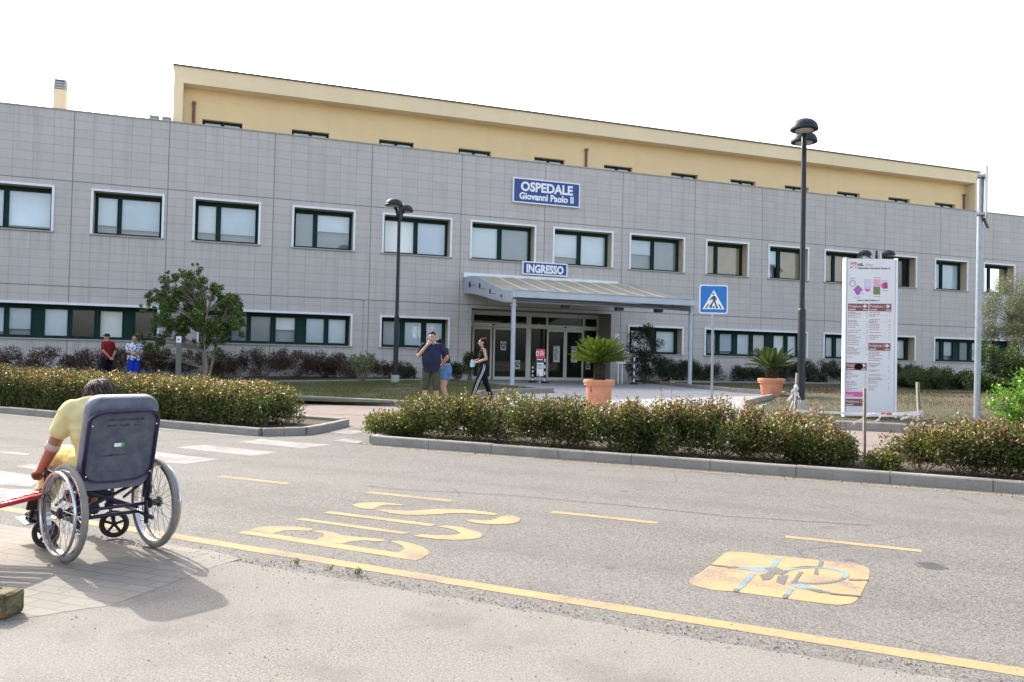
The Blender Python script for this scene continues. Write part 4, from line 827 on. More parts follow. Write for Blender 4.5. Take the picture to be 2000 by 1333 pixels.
def shrub(name, p, w, d, zt, label, cat, group, pal=HPAL, wts=None, per=700, L=(.030, .054), W=(.016, .028), mat_=None, zlow=.12, ncl=26, rcl=.15, ax=(RR, RN), nst=9, zb=None, tipw=1.0, brown=1.0, hollow=.4, top_bias=.6, outw=.5, st_r=.010, lowf=.55):
    gb = gz(p.x, p.y)+(.07 if zb is None else zb); e = empty(name, (p.x, p.y, gb), math.atan2(ax[0].y, ax[0].x), label, cat, group); cl = []; tips = []
    for i in range(ncl):
        a = random.uniform(0, 2*math.pi); rr_ = math.sqrt(random.uniform(0, 1)); z = zlow + (zt-zlow-rcl*.8)*(1-random.random()**(1/(top_bias+.4)) if random.random() < .45 else random.uniform(.35, 1))
        sh = min(1, lowf+(1.15-lowf)*(z-zlow)/(zt-zlow)); c = (rr_*math.cos(a)*(w/2-rcl*.7)*sh, rr_*math.sin(a)*(d/2-rcl*.7)*sh, z); cl.append((c, rcl*random.uniform(.65, 1.25))); tips.append(c)
    P, O_ = clumps(cl, per, hollow)
    ok = P[:, 2] > .02; P, O_ = P[ok], O_[ok]; O_ = O_ + np.array([0, 0, .5]); O_ /= np.linalg.norm(O_, axis=1)[:, None]
    # loose shoots standing out of the top
    sh = MB(); SP = []; SO = []
    for i in range(int(ncl*.8)):
        c = Vector(random.choice(cl)[0]); t = c + Vector((random.uniform(-.12, .12), random.uniform(-.1, .1), random.uniform(.10, .24)))
        if t.z > zt+.06: t.z = zt+random.uniform(-.04, .06)
        sh.tube([c, c.lerp(t, .5), t], [.004, .003, .002], 4)
        for k in range(9): SP.append(tuple(c.lerp(t, .3+.7*k/8) + Vector((random.uniform(-.02, .02), random.uniform(-.02, .02), 0)))); SO.append((random.uniform(-1, 1), random.uniform(-1, 1), .8))
    P = np.concatenate([P, np.array(SP)]); SO = np.array(SO); SO /= np.linalg.norm(SO, axis=1)[:, None]; O_ = np.concatenate([O_, SO])
    leaves('foliage', e, P, L, W, pal, wts or hedge_pick(zt, zlow, tipw, brown), mat_ or M_leaf, O_, outw)
    stems((0, 0, -.05), random.sample(tips, min(nst, len(tips))), st_r, sh); sh.build('stems', M_twig, e); return e
# left trimmed hedge
def long_hedge(px0, px1, vfun, w, ztf, label):
    a = onv(px0, 11.0).dot(RR); b = onv(px1, 11.0).dot(RR); mid = (a+b)/2; p0 = sv(mid, vfun(mid)); e = empty('trimmed_hedge', (p0.x, p0.y, .05), 0, label, 'hedge'); cl = []
    s = a
    while s < b:
        zt = ztf(s); edge = min(s-a, b-s); zt -= .16*max(0, 1-edge/.35)
        for q in np.linspace(-.5, .5, 5):
            for z in np.linspace(.16, zt-.13, 4):
                if abs(q) < .3 and z < zt-.3: continue
                c = sv(s + random.uniform(-.08, .08), vfun(s) + q*(w-.26)*random.uniform(.9, 1.08)) - p0; cl.append(((c.x, c.y, z+random.uniform(-.05, .05)), .185*random.uniform(.8, 1.2)))
        s += .2
    P, O_ = clumps(cl, 680, .6); ok = P[:, 2] > .02; P, O_ = P[ok], O_[ok]; O_ = O_ + np.array([0, 0, .4]); O_ /= np.linalg.norm(O_, axis=1)[:, None]
    zt = ztf(mid); leaves('foliage', e, P, (.032, .058), (.018, .031), HPAL, hedge_pick(zt, .1, .8, .9), M_leaf, O_, .45)
    mb = MB(); s = a+.2
    while s < b-.1:
        c = sv(s, vfun(s)) - p0; tips = [(c.x+random.uniform(-.3, .3), c.y+random.uniform(-.3, .3), zt*random.uniform(.5, .95)) for _ in range(7)]; stems((c.x, c.y, -.05), tips, .011, mb); s += .5
    mb.build('stems', M_twig, e); return e
long_hedge(-150, 556, lambda s: LF(s)+.85, 1.1, lambda s: .69+.012*max(0, -s-9), 'long trimmed hedge with reddish tips behind the wheelchair')
# right hedge: separate bushes in the island
RH = [(781, 812, .85, 'low olive green bush at the left tip of the hedge island', 1.0, 1.0), (862, 773, 1.2, 'dense green bush in front of the standing man in the navy polo', .7, 1.0), (985, 772, 1.15, 'green bush in front of the woman in black trousers', .7, 1.0), (1090, 782, 1.0, 'brownish thin-leaved bush left of the large terracotta pot', .5, 2.2), (1200, 787, 1.15, 'bush standing in front of the large terracotta pot', 1.1, 1.0),
      (1310, 788, 1.15, 'bush left of the crossing sign pole in the island hedge', 1.1, 1.1), (1418, 786, 1.1, 'pink-tipped bush right of the crossing sign pole', 1.5, 1.2), (1520, 808, 1.0, 'bush at the foot of the leaning stake', 1.3, 1.4), (1602, 838, .72, 'bush between the tall lamp and the totem', 1.3, 1.2)]
for px_, ty, wd, lab, tw, br in RH:
    p = onv(px_, 10.78); zt = at(px_, ty, p.y).z - gz(p.x, p.y) - .03
    shrub('hedge_bush', p, wd*1.32, 1.1, zt, lab, 'bush', 'bushes along the island hedge', per=760, ncl=56, rcl=.17, tipw=tw, brown=br, lowf=.95, zlow=.08, top_bias=.9)
for px_, ty, wd, lab, tw, br in [(1722, 886, .5, 'small sparse twiggy bush right of the kerb stake', .8, 2.0), (1800, 848, .75, 'thin brown bush under the dangling tape', .9, 1.8), (1880, 828, 1.0, 'leafy bush at the foot of the tall sign pole', 1.2, 1.2), (1972, 820, 1.0, 'leafy bush at the right edge of the island', 1.2, 1.2), (2080, 825, 1.0, 'leafy bush cut off by the right edge of the photo', 1.0, 1.0)]:
    p = onv(px_, 10.72); zt = at(px_, ty, p.y).z - gz(p.x, p.y) - .07
    shrub('hedge_bush', p, wd*1.25, 1.05, zt, lab, 'bush', 'bushes along the island hedge', lowf=.8, per=520 if br > 1.5 else 660, ncl=30 if br > 1.5 else 46, rcl=.13 if br > 1.5 else .165, tipw=tw, brown=br)
# bright green bush at the right edge
p = onv(2015, 11.25); zt = at(1990, 722, p.y).z-.1
shrub('laurel_bush', p, 1.1, .9, zt, 'bright green glossy bush at the right edge of the photo', 'bush', None, pal=[(.10, .22, .02), (.16, .30, .035), (.07, .15, .02)], wts=[.4, .35, .25], per=420, L=(.05, .085), W=(.018, .03), mat_=M_gloss, ncl=34, rcl=.17)
# facade planter, left: dark red spiky shrubs
DR = [(.085, .040, .028), (.058, .042, .028), (.11, .07, .04), (.06, .065, .028)]
lab = ['at the far left of the wall', 'left of the man in red', 'behind the man in the dark red shirt', 'behind the woman in blue trousers', 'beside the marker post', 'under the tree', 'right of the tree trunks', 'midway between the tree and the lamp', 'under the long ground floor window', 'left of the small sparse shrub', 'behind the small sparse shrub']
for i, u in enumerate((-2.6, -.9, .8, 2.2, 3.5, 4.9, 6.3, 7.5, 8.5, 9.4, 10.9)):
    p = uo(u, -1.3-.45*(i % 2)); zt = (.98, 1.08, 1.0, 1.05, 1.0, .95, 1.0, 1.0, .85, .8, .6)[i]
    shrub('red_leaved_shrub', p, 2.2, 1.5, zt+.06, 'dark red spiky shrub '+lab[i], 'shrub', 'dark red shrubs in the wall planter', pal=DR, wts=[.4, .3, .15, .15], per=330, L=(.05, .09), W=(.018, .03), ncl=44, rcl=.19, ax=(D2, N2), nst=30, st_r=.010, lowf=.8)
    if i == 1: pass
p = G(708, 757); zt = at(708, 688, p.y).z-gz(p.x, p.y)
shrub('sparse_shrub', p, 1.1, .9, zt-.06, 'small sparse green shrub on the lawn left of the lamp', 'shrub', None, pal=[(.10, .15, .04), (.16, .19, .07), (.06, .09, .03)], wts=[.5, .25, .25], per=210, L=(.05, .08), W=(.025, .04), ncl=20, rcl=.15, zlow=.35, nst=14, zb=.05, st_r=.014)
for px_, Y, w_, ty, lab_ in ((890, 29.0, 1.0, 712, 'dark green bush behind the couple'), (915, 30.0, .9, 690, 'taller loose dark shrub left of the glass doors'), (795, 28.8, .8, 722, 'low dark shrub right of the lamp foot')):
    p3 = at(px_, 740, Y); p = Vector((p3.x, p3.y)); zt = at(px_, ty, Y).z-gz(p.x, p.y)
    shrub('dark_shrub', p, w_, w_, zt, lab_, 'shrub', None, pal=[(.025, .04, .018), (.04, .06, .02), (.06, .075, .03)], wts=[.5, .35, .15], per=330, L=(.05, .09), W=(.02, .035), ncl=20, rcl=.18, nst=12)
# facade planter, right
for i, (u, w_, lab_) in enumerate(((22.9, 1.6, 'low dark hedge bush at the foot of the tall dark shrub'), (24.3, 1.5, 'low dark hedge bush left of the right canopy column'), (26.6, 1.3, 'small thin dark bush behind the crossing sign'), (28.5, 2.0, 'dark hedge bush left of the smaller potted cycad'), (30.3, 2.1, 'dark hedge bush behind the smaller potted cycad'), (32.2, 2.1, 'dark hedge bush behind the tall lamp'), (34.0, 2.0, 'dark hedge bush left behind the totem'), (36.0, 2.0, 'dark hedge bush right behind the totem'))):
    p = uo(u, -1.3); shrub('hedge_shrub', p, w_*1.4, 1.3, (1.0, .9, .75, 1.05, 1.1, 1.1, 1.05, .95)[i], lab_, 'hedge bush', 'dark bushes along the right wall planter', pal=[(.022, .035, .012), (.04, .06, .018), (.06, .06, .03), (.07, .04, .03)], wts=[.45, .35, .12, .08], per=520, L=(.05, .08), W=(.018, .03), ncl=54, rcl=.19, lowf=.95, top_bias=.9, ax=(D2, N2), zlow=.1)
for px_, Y, w_, ty, lab_ in ((1810, 29.5, 2.3, 722, 'broad green bush on the lawn right of the totem'), (1855, 30.5, 1.9, 728, 'rounded green bush left of the tall sign pole'), (1775, 31.5, 1.4, 735, 'small bush close behind the totem edge'), (1935, 26.5, 2.0, 735, 'dark low bush right of the tall sign pole')):
    p3 = at(px_, 760, Y); p = Vector((p3.x, p3.y)); zt = at(px_, ty, Y).z-gz(p.x, p.y)
    shrub('green_bush', p, w_, w_*.8, zt, lab_, 'bush', None, pal=[(.03, .055, .012), (.05, .09, .02), (.075, .11, .035)], wts=[.45, .4, .15], per=360, L=(.06, .10), W=(.025, .04), ncl=36, rcl=.24, ax=(D2, N2))
# dark tall bush right of the door
p3 = at(1258, 748, 32.0); p = Vector((p3.x, p3.y)); zt = at(1258, 628, 32.0).z-gz(p.x, p.y)
e = empty('tall_dark_shrub', (p.x, p.y, gz(p.x, p.y)), 0, 'tall dark green shrub in front of the window right of the entrance', 'shrub'); cl = []
for i in range(70):
    z = random.uniform(.25, zt-.15); t = z/zt; wd = (.95*math.sin(math.pi*min(1, t*.82+.16))**.7)*(1 if t < .75 else 1.05-(t-.75)*2.6); a = random.uniform(0, 6.28); q_ = math.sqrt(random.random())*max(.08, wd)*.85; cl.append(((q_*math.cos(a), q_*.8*math.sin(a), z), .2*random.uniform(.6, 1.2)))
P, O_ = clumps(cl, 420, .3); leaves('foliage', e, P, (.05, .085), (.022, .036), [(.012, .024, .012), (.022, .04, .018), (.04, .06, .03)], [.55, .33, .12], M_leaf, O_, .4)
stems((0, 0, -.05), [c for c, r in cl[::3]], .022).build('trunk', M_bark, e)
# tree in the left planter
def limb_tree(name, p, label, cl, per, L, W, pal, wts, trunk_pts, zb=0, mat_=M_leaf, bark=M_bark, droop=0, r0=.06, group=None, cat='tree', hollow=.25):
    e = empty(name, (p.x, p.y, gz(p.x, p.y)+zb), 0, label, cat, group); mb = MB(); forks = []
    for pts, r in trunk_pts:
        n_ = len(pts); mb.tube(pts, [r*(1-.55*i/(n_-1)) for i in range(n_)], 9); forks += [Vector(q_) for q_ in pts[1:]]
    for c, r in cl:
        c = Vector(c); f = min(forks, key=lambda q_: (q_-c).length + (.2 if q_.z > c.z else 0)); m_ = f.lerp(c, .55) + Vector((0, 0, .08)); mb.tube([f, m_, c], [r0*.24, r0*.14, .004], 5)
    mb.build('trunk', bark, e); P, O_ = clumps(cl, per, hollow); leaves('crown', e, P, L, W, pal, wts, mat_, O_, .35, droop); return e
TY = 25.6; tb = at(400, 745, TY); p = Vector((tb.x, tb.y)); gt = gz(p.x, p.y)
def tpx(px_, py_, dy=0): q_ = at(px_, py_, TY); return (q_.x-p.x, dy, q_.z-gt)
cl = []
for px_, py_, r in ((345, 560, .34), (352, 600, .38), (330, 580, .28), (310, 585, .22), (322, 622, .30), (298, 578, .16), (360, 545, .25), (385, 550, .25), (378, 575, .32), (395, 600, .38), (400, 560, .24), (420, 572, .26), (425, 600, .38), (440, 590, .26), (450, 582, .2), (455, 610, .30), (440, 635, .34), (420, 650, .30), (455, 640, .28), (470, 625, .16), (345, 640, .30), (365, 625, .38), (385, 640, .34), (405, 630, .38), (360, 655, .22), (325, 650, .18), (312, 662, .20), (298, 672, .18), (322, 668, .18), (288, 660, .12), (300, 690, .13), (430, 665, .22), (400, 662, .25), (383, 530, .14), (345, 538, .14), (290, 600, .12), (465, 600, .14)):
    for k in range(5): x, _, z = tpx(px_, py_); cl.append(((x+random.gauss(0, .17), random.uniform(-1, 1)*min(1.0, r*2.6), z+random.gauss(0, .15)), r*random.uniform(.32, .68)))
limb_tree('bushy_tree', p, 'bushy green multi-stemmed tree in front of the left facade', cl, 880, (.055, .10), (.028, .05), [(.065, .12, .024), (.105, .17, .035), (.23, .28, .08), (.04, .07, .018)], [.36, .34, .13, .17],
  [([(0, 0, -.1), (-.03, .03, .5), (-.12, .05, 1.1), (-.2, 0, 1.9)], .055), ([(.05, .05, -.1), (.16, .1, .6), (.30, .05, 1.3), (.45, .1, 2.0)], .045), ([(.02, -.04, -.1), (.08, -.1, .6), (.02, -.2, 1.3), (.05, -.1, 2.3)], .05)], zb=0, mat_=M_gloss, bark=M_paletrunk)
# olive tree and dark bush at the right edge
ob = at(1990, 760, 29.0); p = Vector((ob.x, ob.y)); cl = []
for px_, py_, r in ((1962, 575, .45), (1985, 560, .5), (2010, 570, .6), (1950, 610, .45), (1975, 600, .55), (2000, 610, .6), (2030, 600, .7), (1945, 640, .35), (1965, 640, .45), (1990, 645, .55), (2020, 640, .6), (2050, 640, .7), (2040, 560, .5), (1955, 665, .3), (1980, 672, .4), (2060, 600, .6), (1995, 545, .25), (2015, 545, .3), (2080, 650, .6)):
    for k in range(3): q_ = at(px_, py_, 29.0); cl.append(((q_.x-p.x+random.uniform(-.25, .25), random.uniform(-.8, .8), q_.z-gz(p.x, p.y)+random.uniform(-.2, .2)), r*random.uniform(.55, .9)))
limb_tree('olive_tree', p, 'silvery grey-green olive tree at the right edge', cl, 420, (.06, .11), (.014, .024), [(.17, .19, .12), (.12, .14, .085), (.22, .23, .17), (.09, .10, .06)], [.4, .3, .15, .15], [([(0, 0, -.1), (.1, 0, .9), (-.1, .1, 1.8), (-.2, .1, 2.6)], .13), ([(.05, 0, -.1), (.2, .1, .9), (.5, 0, 1.9), (.7, .1, 2.8)], .10)], bark=M_bark, droop=.25)
db = at(1970, 755, 27.0); p = Vector((db.x, db.y)); zt = at(1970, 672, 27.0).z-gz(p.x, p.y)
shrub('green_bush', p, 2.3, 1.8, zt, 'dark leafy bush beneath the olive tree', 'bush', None, pal=[(.03, .055, .012), (.05, .09, .02), (.09, .13, .03)], wts=[.45, .4, .15], per=320, L=(.06, .10), W=(.025, .04), ncl=48, rcl=.27)
# grass
def grass(name, poly, n, label, h=(.03, .09), pal=None, clump=None):
    xs = [q_.x for q_ in poly]; ys = [q_.y for q_ in poly]; pts = []
    def inside(x, y):
        c = False; j = len(poly)-1
        for i in range(len(poly)):
            if (poly[i].y > y) != (poly[j].y > y) and x < (poly[j].x-poly[i].x)*(y-poly[i].y)/(poly[j].y-poly[i].y)+poly[i].x: c = not c
            j = i
        return c
    x0, x1, y0_, y1 = max(min(xs), -14), min(max(xs), 24), min(ys), max(ys); C = []
    while len(C) < n:
        x, y = random.uniform(x0, x1), random.uniform(y0_, y1)
        if not inside(x, y): continue
        if mnoise.noise(Vector((x*.55, y*.55, 2))) + .6*mnoise.noise(Vector((x*1.7, y*1.7, 5))) + random.uniform(-.35, .55) < 0: continue
        C.append((x, y, gz(x, y)+.10))
    C = np.array(C); o_ = np.tile([0, 0, 1.0], (n, 1)); ob_ = leaves(name, None, C, h, (.008, .016), pal or [(.07, .13, .022), (.11, .13, .045), (.18, .14, .075), (.05, .10, .02)], [.3, .22, .3, .18], M_leaf, o_, .62)
    return tag(ob_, label, 'grass', kind='stuff')
grass('lawn_grass', [Vector(q_) for q_ in LAWN1], 26000, 'short patchy grass on the lawn left of the entrance')
grass('dry_grass', [Vector(q_) for q_ in r_edge[:4] + r_front[1:] + [uo(60, -2.7), uo(22.0, -2.7)]], 34000, 'dry patchy grass on the lawn around the totem', pal=[(.052, .062, .017), (.085, .058, .028), (.105, .070, .038), (.042, .058, .014)])
# ------------------------------------------------------------------ terracotta pots with cycads
def terracotta():
    m, nt, p = nodes('terracotta'); v = coords(nt); c = mixc(nt, ramp(nt, noise(nt, v, 5, 5), .3, .7), (.50, .20, .11), (.60, .27, .16)); c = mixc(nt, math_(nt, 'MULTIPLY', ramp(nt, noise(nt, v, 18, 4), .55, .75), .4), c, (.66, .40, .28)); nt.links.new(c, p.inputs['Base Color']); p.inputs['Roughness'].default_value = .85; bump(nt, p, noise(nt, v, 40, 3), .2, .01); return m
M_terra = terracotta(); M_scale = flat('cycad_trunk', (.055, .042, .03), .95, 0, .45, 30, .2, 1.0)
def pot(px_, Y, r, h, label, crack=False):
    q_ = at(px_, 780, Y); g_ = gz(q_.x, q_.y)+.01; e = empty('terracotta_pot', (q_.x, q_.y, g_), 0, label, 'plant pot', 'terracotta pots with cycads on the forecourt')
    s = r/.35
    b = MB().lathe([(.0, .0), (.235*s, 0), (.24*s, .01), (.265*s, .2*h/.6), (.268*s, .205*h/.6), (.292*s, h-.13), (.335*s, h-.12), (.33*s, h-.10), (.34*s, h-.09), (.352*s, h-.05), (.345*s, h-.01), (.33*s, h), (.30*s, h-.005), (.285*s, h-.05), (.28*s, h-.09), (0, h-.09)], n=40, cap=False).build('body', M_terra, e); smooth_by_angle(b, 35)
    MB().lathe([(.284*s, h-.085), (.15*s, h-.06), (0, h-.055)], n=24, cap=False).build('soil', M_soil, e)
    if crack:
        A_ = R(226); pts = [(.003, h-.14), (.012, h-.22), (.022, h-.34), (.034, h-.46), (.03, h-.56)]; mb = MB()
        rad = lambda z: .236*s + (.292-.236)*s*(z/(h-.13)) + .004
        vs = []
        for dw, z in pts:
            rr_ = rad(z)
            for sg in (-1, 1): a = A_ + sg*dw/rr_; vs.append((rr_*math.cos(a), rr_*math.sin(a), z))
        mb.add(vs, [(2*i, 2*i+1, 2*i+3, 2*i+2) for i in range(len(pts)-1)]); mb.build('crack', M_black, e)
    return q_, g_, h
def cycad(q_, g_, h, R_, H_, th, tr, label, nfr=84, pal=((.055, .088, .012), (.098, .14, .022), (.032, .056, .009)), flat_=1.0):
    e = empty('cycad', (q_.x, q_.y, g_+h-.08), random.uniform(0, 6), label, 'cycad', 'cycads in the terracotta pots')
    prof = [(tr*1.0, 0)]
    for i in range(14): z = .03+th*i/14; prof += [(tr*(1.02-.1*abs(i/14-.4)), z), (tr*(.90-.1*abs(i/14-.4)), z+th/28)]
    b = MB().lathe(prof + [(tr*.6, th+.05), (0, th+.06)], n=22, cap=False); b.v = [(x*(1+random.uniform(-.07, .07)), y*(1+random.uniform(-.07, .07)), z) for x, y, z in b.v]
    for i in range(150):
        a = random.uniform(0, 6.283); z = random.uniform(.02, th); rr_ = tr*.95; d_ = Vector((math.cos(a), math.sin(a), .35)); b.obox(Vector((rr_*math.cos(a), rr_*math.sin(a), z)), Vector((-math.sin(a), math.cos(a), 0))*.016, d_*.02, Vector((0, 0, .010)))
    b.build('trunk', M_scale, e)
    C = []; Dr = []; mb = MB()
    for i in range(nfr):
        a = i*2.39996; el = R(84-70*(i/nfr)**.95*flat_); Lf = R_*random.uniform(.9, 1.08)*(1.0 if i > 8 else .85); P_ = []; cur = Vector((.04*math.cos(a), .04*math.sin(a), th+.03)); dr = el
        for k in range(11):
            P_.append(cur.copy()); stp = Lf/10; cur = cur + Vector((math.cos(a)*math.cos(dr), math.sin(a)*math.cos(dr), math.sin(dr)))*stp; dr -= R(1.3 + 1.0*k*.3)
        mb.tube(P_, [.008-.0006*k for k in range(11)], 4)
        sd = Vector((-math.sin(a), math.cos(a), 0))
        for k in range(5, 78):
            t = k/77*9.999; j = int(t); pt = P_[j].lerp(P_[j+1], t-j); tg = (P_[j+1]-P_[j]).normalized(); upv = sd.cross(tg); ln = .135*math.sin(math.pi*(k/77*.86+.1))**.6*R_/.62
            for sg in (-1, 1):
                dv = (sd*sg*.66 + tg*.72 - upv*(-.30)).normalized(); C.append((pt, dv, ln))
    n_ = len(C); P0 = np.array([tuple(c[0]+c[1]*c[2]/2) for c in C]); Dv = np.array([tuple(c[1]) for c in C]); Ln = np.array([c[2] for c in C])
    V = np.stack([P0-Dv*Ln[:, None]/2, P0+Dv*Ln[:, None]*.05+np.array([0, 0, .0042]), P0+Dv*Ln[:, None]/2, P0+Dv*Ln[:, None]*.05-np.array([0, 0, .0042])], 1).reshape(-1, 3)
    bs = len(mb.v); fr_ = mb; ncol = len(mb.v)
    me = bpy.data.meshes.new('crown'); fs = list(mb.f) + [(bs+4*i, bs+4*i+1, bs+4*i+2, bs+4*i+3) for i in range(n_)]; me.from_pydata(mb.v + [tuple(v) for v in V], [], fs)
    pal_ = np.array(pal); ci = pal_[rng.choice(3, size=n_, p=[.45, .3, .25])]*(1+rng.uniform(-.2, .2, size=(n_, 1))); cols = np.concatenate([np.tile(pal_[1], (ncol, 1)), np.repeat(ci, 4, 0)]); cols = np.concatenate([cols, np.ones((len(cols), 1))], 1)
    at_ = me.color_attributes.new('Col', 'FLOAT_COLOR', 'POINT'); at_.data.foreach_set('color', cols.astype('f4').ravel()); me.materials.append(M_leaf); link('crown', me, e); return e
a_ = pot(1169.5, 18.0, .355, .66, 'large cracked terracotta pot left of the crossing sign', True); cycad(*a_, .66, .5, .42, .125, 'cycad with a full bright green crown in the cracked pot')
b_ = pot(1506, 21.6, .36, .52, 'smaller terracotta pot on the kerb corner beside the tall lamp'); cycad(*b_, .68, .4, .36, .13, 'cycad with a sparse drooping darker crown in the smaller pot', 30, ((.04, .065, .016), (.055, .09, .02), (.028, .045, .012)), 1.05)
# dry weeds poking up behind the hedge
M_weed = flat('dry_weed', (.20, .11, .07), .9)
for px_, py_, lab_ in ((1293, 745, 'thin dry weed stalk behind the bush left of the crossing sign'), (1313, 747, 'second thin dry weed stalk behind the hedge, nearer the crossing sign'), (1950, 752, 'tall brown weed stalk left of the bright green bush')):
    p = onv(px_, 11.4); zt = at(px_, py_, p.y).z; g_ = gz(p.x, p.y); mb = MB(); mb.tube([(0, 0, 0), (.01, 0, (zt-g_)*.5), (-.01, 0, zt-g_)], [.005, .004, .002], 5)
    for k in range(22): z = (zt-g_)*random.uniform(.5, 1); a = random.uniform(0, 6.28); mb.obox((.03*math.cos(a), .03*math.sin(a), z), (.012*math.cos(a), .012*math.sin(a), .008), (-.004*math.sin(a), .004*math.cos(a), .0), (0, .0, .002))
    o = mb.build('dry_weed', M_weed); o.location = (p.x, p.y, g_+.05); tag(o, lab_, 'weed')
# ------------------------------------------------------------------ people
def skinmat(name, col):
    m, nt, p = nodes(name); v = coords(nt); nt.links.new(mixc(nt, ramp(nt, noise(nt, v, 14, 3), .3, .7), tuple(c*.88 for c in col), col), p.inputs['Base Color'])
    p.inputs['Roughness'].default_value = .5; p.inputs['Subsurface Weight'].default_value = .08; p.inputs['Subsurface Scale'].default_value = .01; return m
M_skin = skinmat('skin', (.46, .27, .19)); M_skintan = skinmat('tanned_skin', (.30, .145, .085)); M_hairblk = flat('black_hair', (.012, .010, .010), .6, 0, .4, 40, .12); M_hairbrn = flat('brown_hair', (.06, .030, .018), .6, 0, .4, 40, .12)
M_eye = flat('eye', (.02, .015, .012), .2); M_lip = flat('lips', (.32, .13, .11), .5)
def cloth(name, col, sc=9, var=.18):
    m, nt, p = nodes(name); v = coords(nt); mp = N(nt, 'ShaderNodeMapping'); mp.inputs['Scale'].default_value = (1, 1, .6); nt.links.new(v, mp.inputs[0]); n1 = noise(nt, mp.outputs[0], sc, 3)
    nt.links.new(mixc(nt, n1, tuple(c*(1-var) for c in col), tuple(c*(1+var) for c in col)), p.inputs['Base Color']); p.inputs['Roughness'].default_value = .9; p.inputs['Specular IOR Level'].default_value = .15; bump(nt, p, n1, .6, .03); return m
def solid(mb, name, mat_, parent, vox=.009, it=4, xf=None):
    """one continuous surface out of the overlapping pieces"""
    if xf is not None: mb.xf(xf)
    o = mb.build('t', mat_); r = o.modifiers.new('r', 'REMESH'); r.mode = 'VOXEL'; r.voxel_size = vox; sm = o.modifiers.new('s', 'SMOOTH'); sm.factor = .5; sm.iterations = it
    me = bpy.data.meshes.new_from_object(o.evaluated_get(bpy.context.evaluated_depsgraph_get())); bpy.data.objects.remove(o); me.name = name
    if name in ('body', 'hair', 'collar', 'shoes', 'cap'): wr = 0
    else: wr = .0075
    if wr:      # cloth folds
        nz = [v.normal.copy() for v in me.vertices]
        for v, n_ in zip(me.vertices, nz):
            c_ = v.co; q1 = mnoise.noise(Vector((c_.x*7+3, c_.y*7, c_.z*13))); q2 = mnoise.noise(Vector((c_.x*16+c_.z*9, c_.y*16-c_.z*6, c_.z*20)))
            v.co = c_ + n_*(wr*((1-abs(q1)*2.2)*.8 + q2*.75))
    me.polygons.foreach_set('use_smooth', [True]*len(me.polygons)); return link(name, me, parent)
def hand(mb, w_, d, pn, curl=.5, s=1.0, side=1):
    """palm, four fingers of different lengths and a thumb at its side. w_: wrist, d: pointing, pn: palm normal"""
    w_, d, pn = Vector(w_), Vector(d).normalized(), Vector(pn).normalized(); pn = (pn - d*pn.dot(d)).normalized(); lat = d.cross(pn)*side
    k = w_ + d*.085*s; mb.loft([(w_ - d*.01, lat*.026*s, pn*.018*s), (w_ + d*.03*s, lat*.036*s, pn*.016*s), (k, lat*.042*s, pn*.014*s), (k + d*.008, lat*.036*s, pn*.010*s)], 12)
    for i, (off, ln) in enumerate(((-.031, .070), (-.010, .080), (.011, .075), (.031, .058))):
        a = k + lat*off*s - d*.008; c = R(35*curl); p1 = a + (d*math.cos(c)+pn*math.sin(c))*ln*.5*s; p2 = p1 + (d*math.cos(c*2.6)+pn*math.sin(c*2.6))*ln*.32*s; p3 = p2 + (d*math.cos(c*4)+pn*math.sin(c*4))*ln*.25*s
        mb.cap(a, p1, .0098*s, .009*s, 8); mb.cap(p1, p2, .009*s, .0082*s, 8); mb.cap(p2, p3, .0082*s, .007*s, 8)
    t0 = w_ + d*.025*s - lat*.030*s; t1 = t0 + (d*.75 - lat*.6 + pn*.25).normalized()*.042*s; t2 = t1 + (d*.9 - lat*.1 + pn*.4).normalized()*.034*s
    mb.cap(t0, t1, .0125*s, .011*s, 8); mb.cap(t1, t2, .011*s, .009*s, 8)
def head(mb, c, f, s=1.0, tilt=(0, 0, 1)):
    """skull, jaw, nose, ears, brow; c: centre, f: facing"""
    f = Vector(f).normalized(); u = Vector(tilt).normalized(); f = (f - u*f.dot(u)).normalized(); l = f.cross(u); M3 = Matrix((l, f, u)).transposed(); c = Vector(c)
    P = lambda x, y, z: c + M3 @ Vector((x*s, y*s, z*s))
    mb.ball(P(0, -.012, .025), (.075*s, .094*s, .092*s), 18, rot=M3); mb.ball(P(0, .022, -.035), (.060*s, .066*s, .080*s), 16, rot=M3); mb.ball(P(0, .045, -.088), (.034*s, .03*s, .026*s), 10, rot=M3)
    mb.cap(P(0, .082, .012), P(0, .105, -.024), .010*s, .016*s, 8); mb.ball(P(0, .082, .03), (.05*s, .014*s, .012*s), 8, rot=M3); mb.ball(P(0, .080, -.062), (.024*s, .012*s, .010*s), 8, rot=M3)
    for x in (-1, 1): mb.ball(P(x*.076, -.004, -.002), (.012*s, .020*s, .032*s), 8, rot=M3); mb.ball(P(x*.04, .055, -.02), (.022*s, .02*s, .02*s), 8, rot=M3)
    return P, M3
def face_parts(P, M3, e, s, xf):
    for x in (-1, 1): MB().ball(P(x*.032, .084, .012), (.012*s, .006*s, .006*s), 8, rot=M3).xf(xf).build('eye', M_eye, e)
    MB().ball(P(0, .089, -.060), (.022*s, .006*s, .006*s), 8, rot=M3).xf(xf).build('mouth', M_lip, e)
def torso(mb, spine, off=0):
    rg = []
    for i, (c, w_, d_) in enumerate(spine):
        a = Vector(spine[max(i-1, 0)][0]); b = Vector(spine[min(i+1, len(spine)-1)][0]); t = (b-a).normalized(); lat = Vector((1, 0, 0)); lat = (lat - t*lat.dot(t)).normalized(); dp = t.cross(lat); rg.append((c, lat*(w_+off), dp*(d_+off)))
    return mb.loft(rg, 18)
def chain(mb, pts, off=0):
    for (p, r0), (q, r1) in zip(pts[:-1], pts[1:]): mb.cap(p, q, r0+off, r1+off, 14)
    return mb
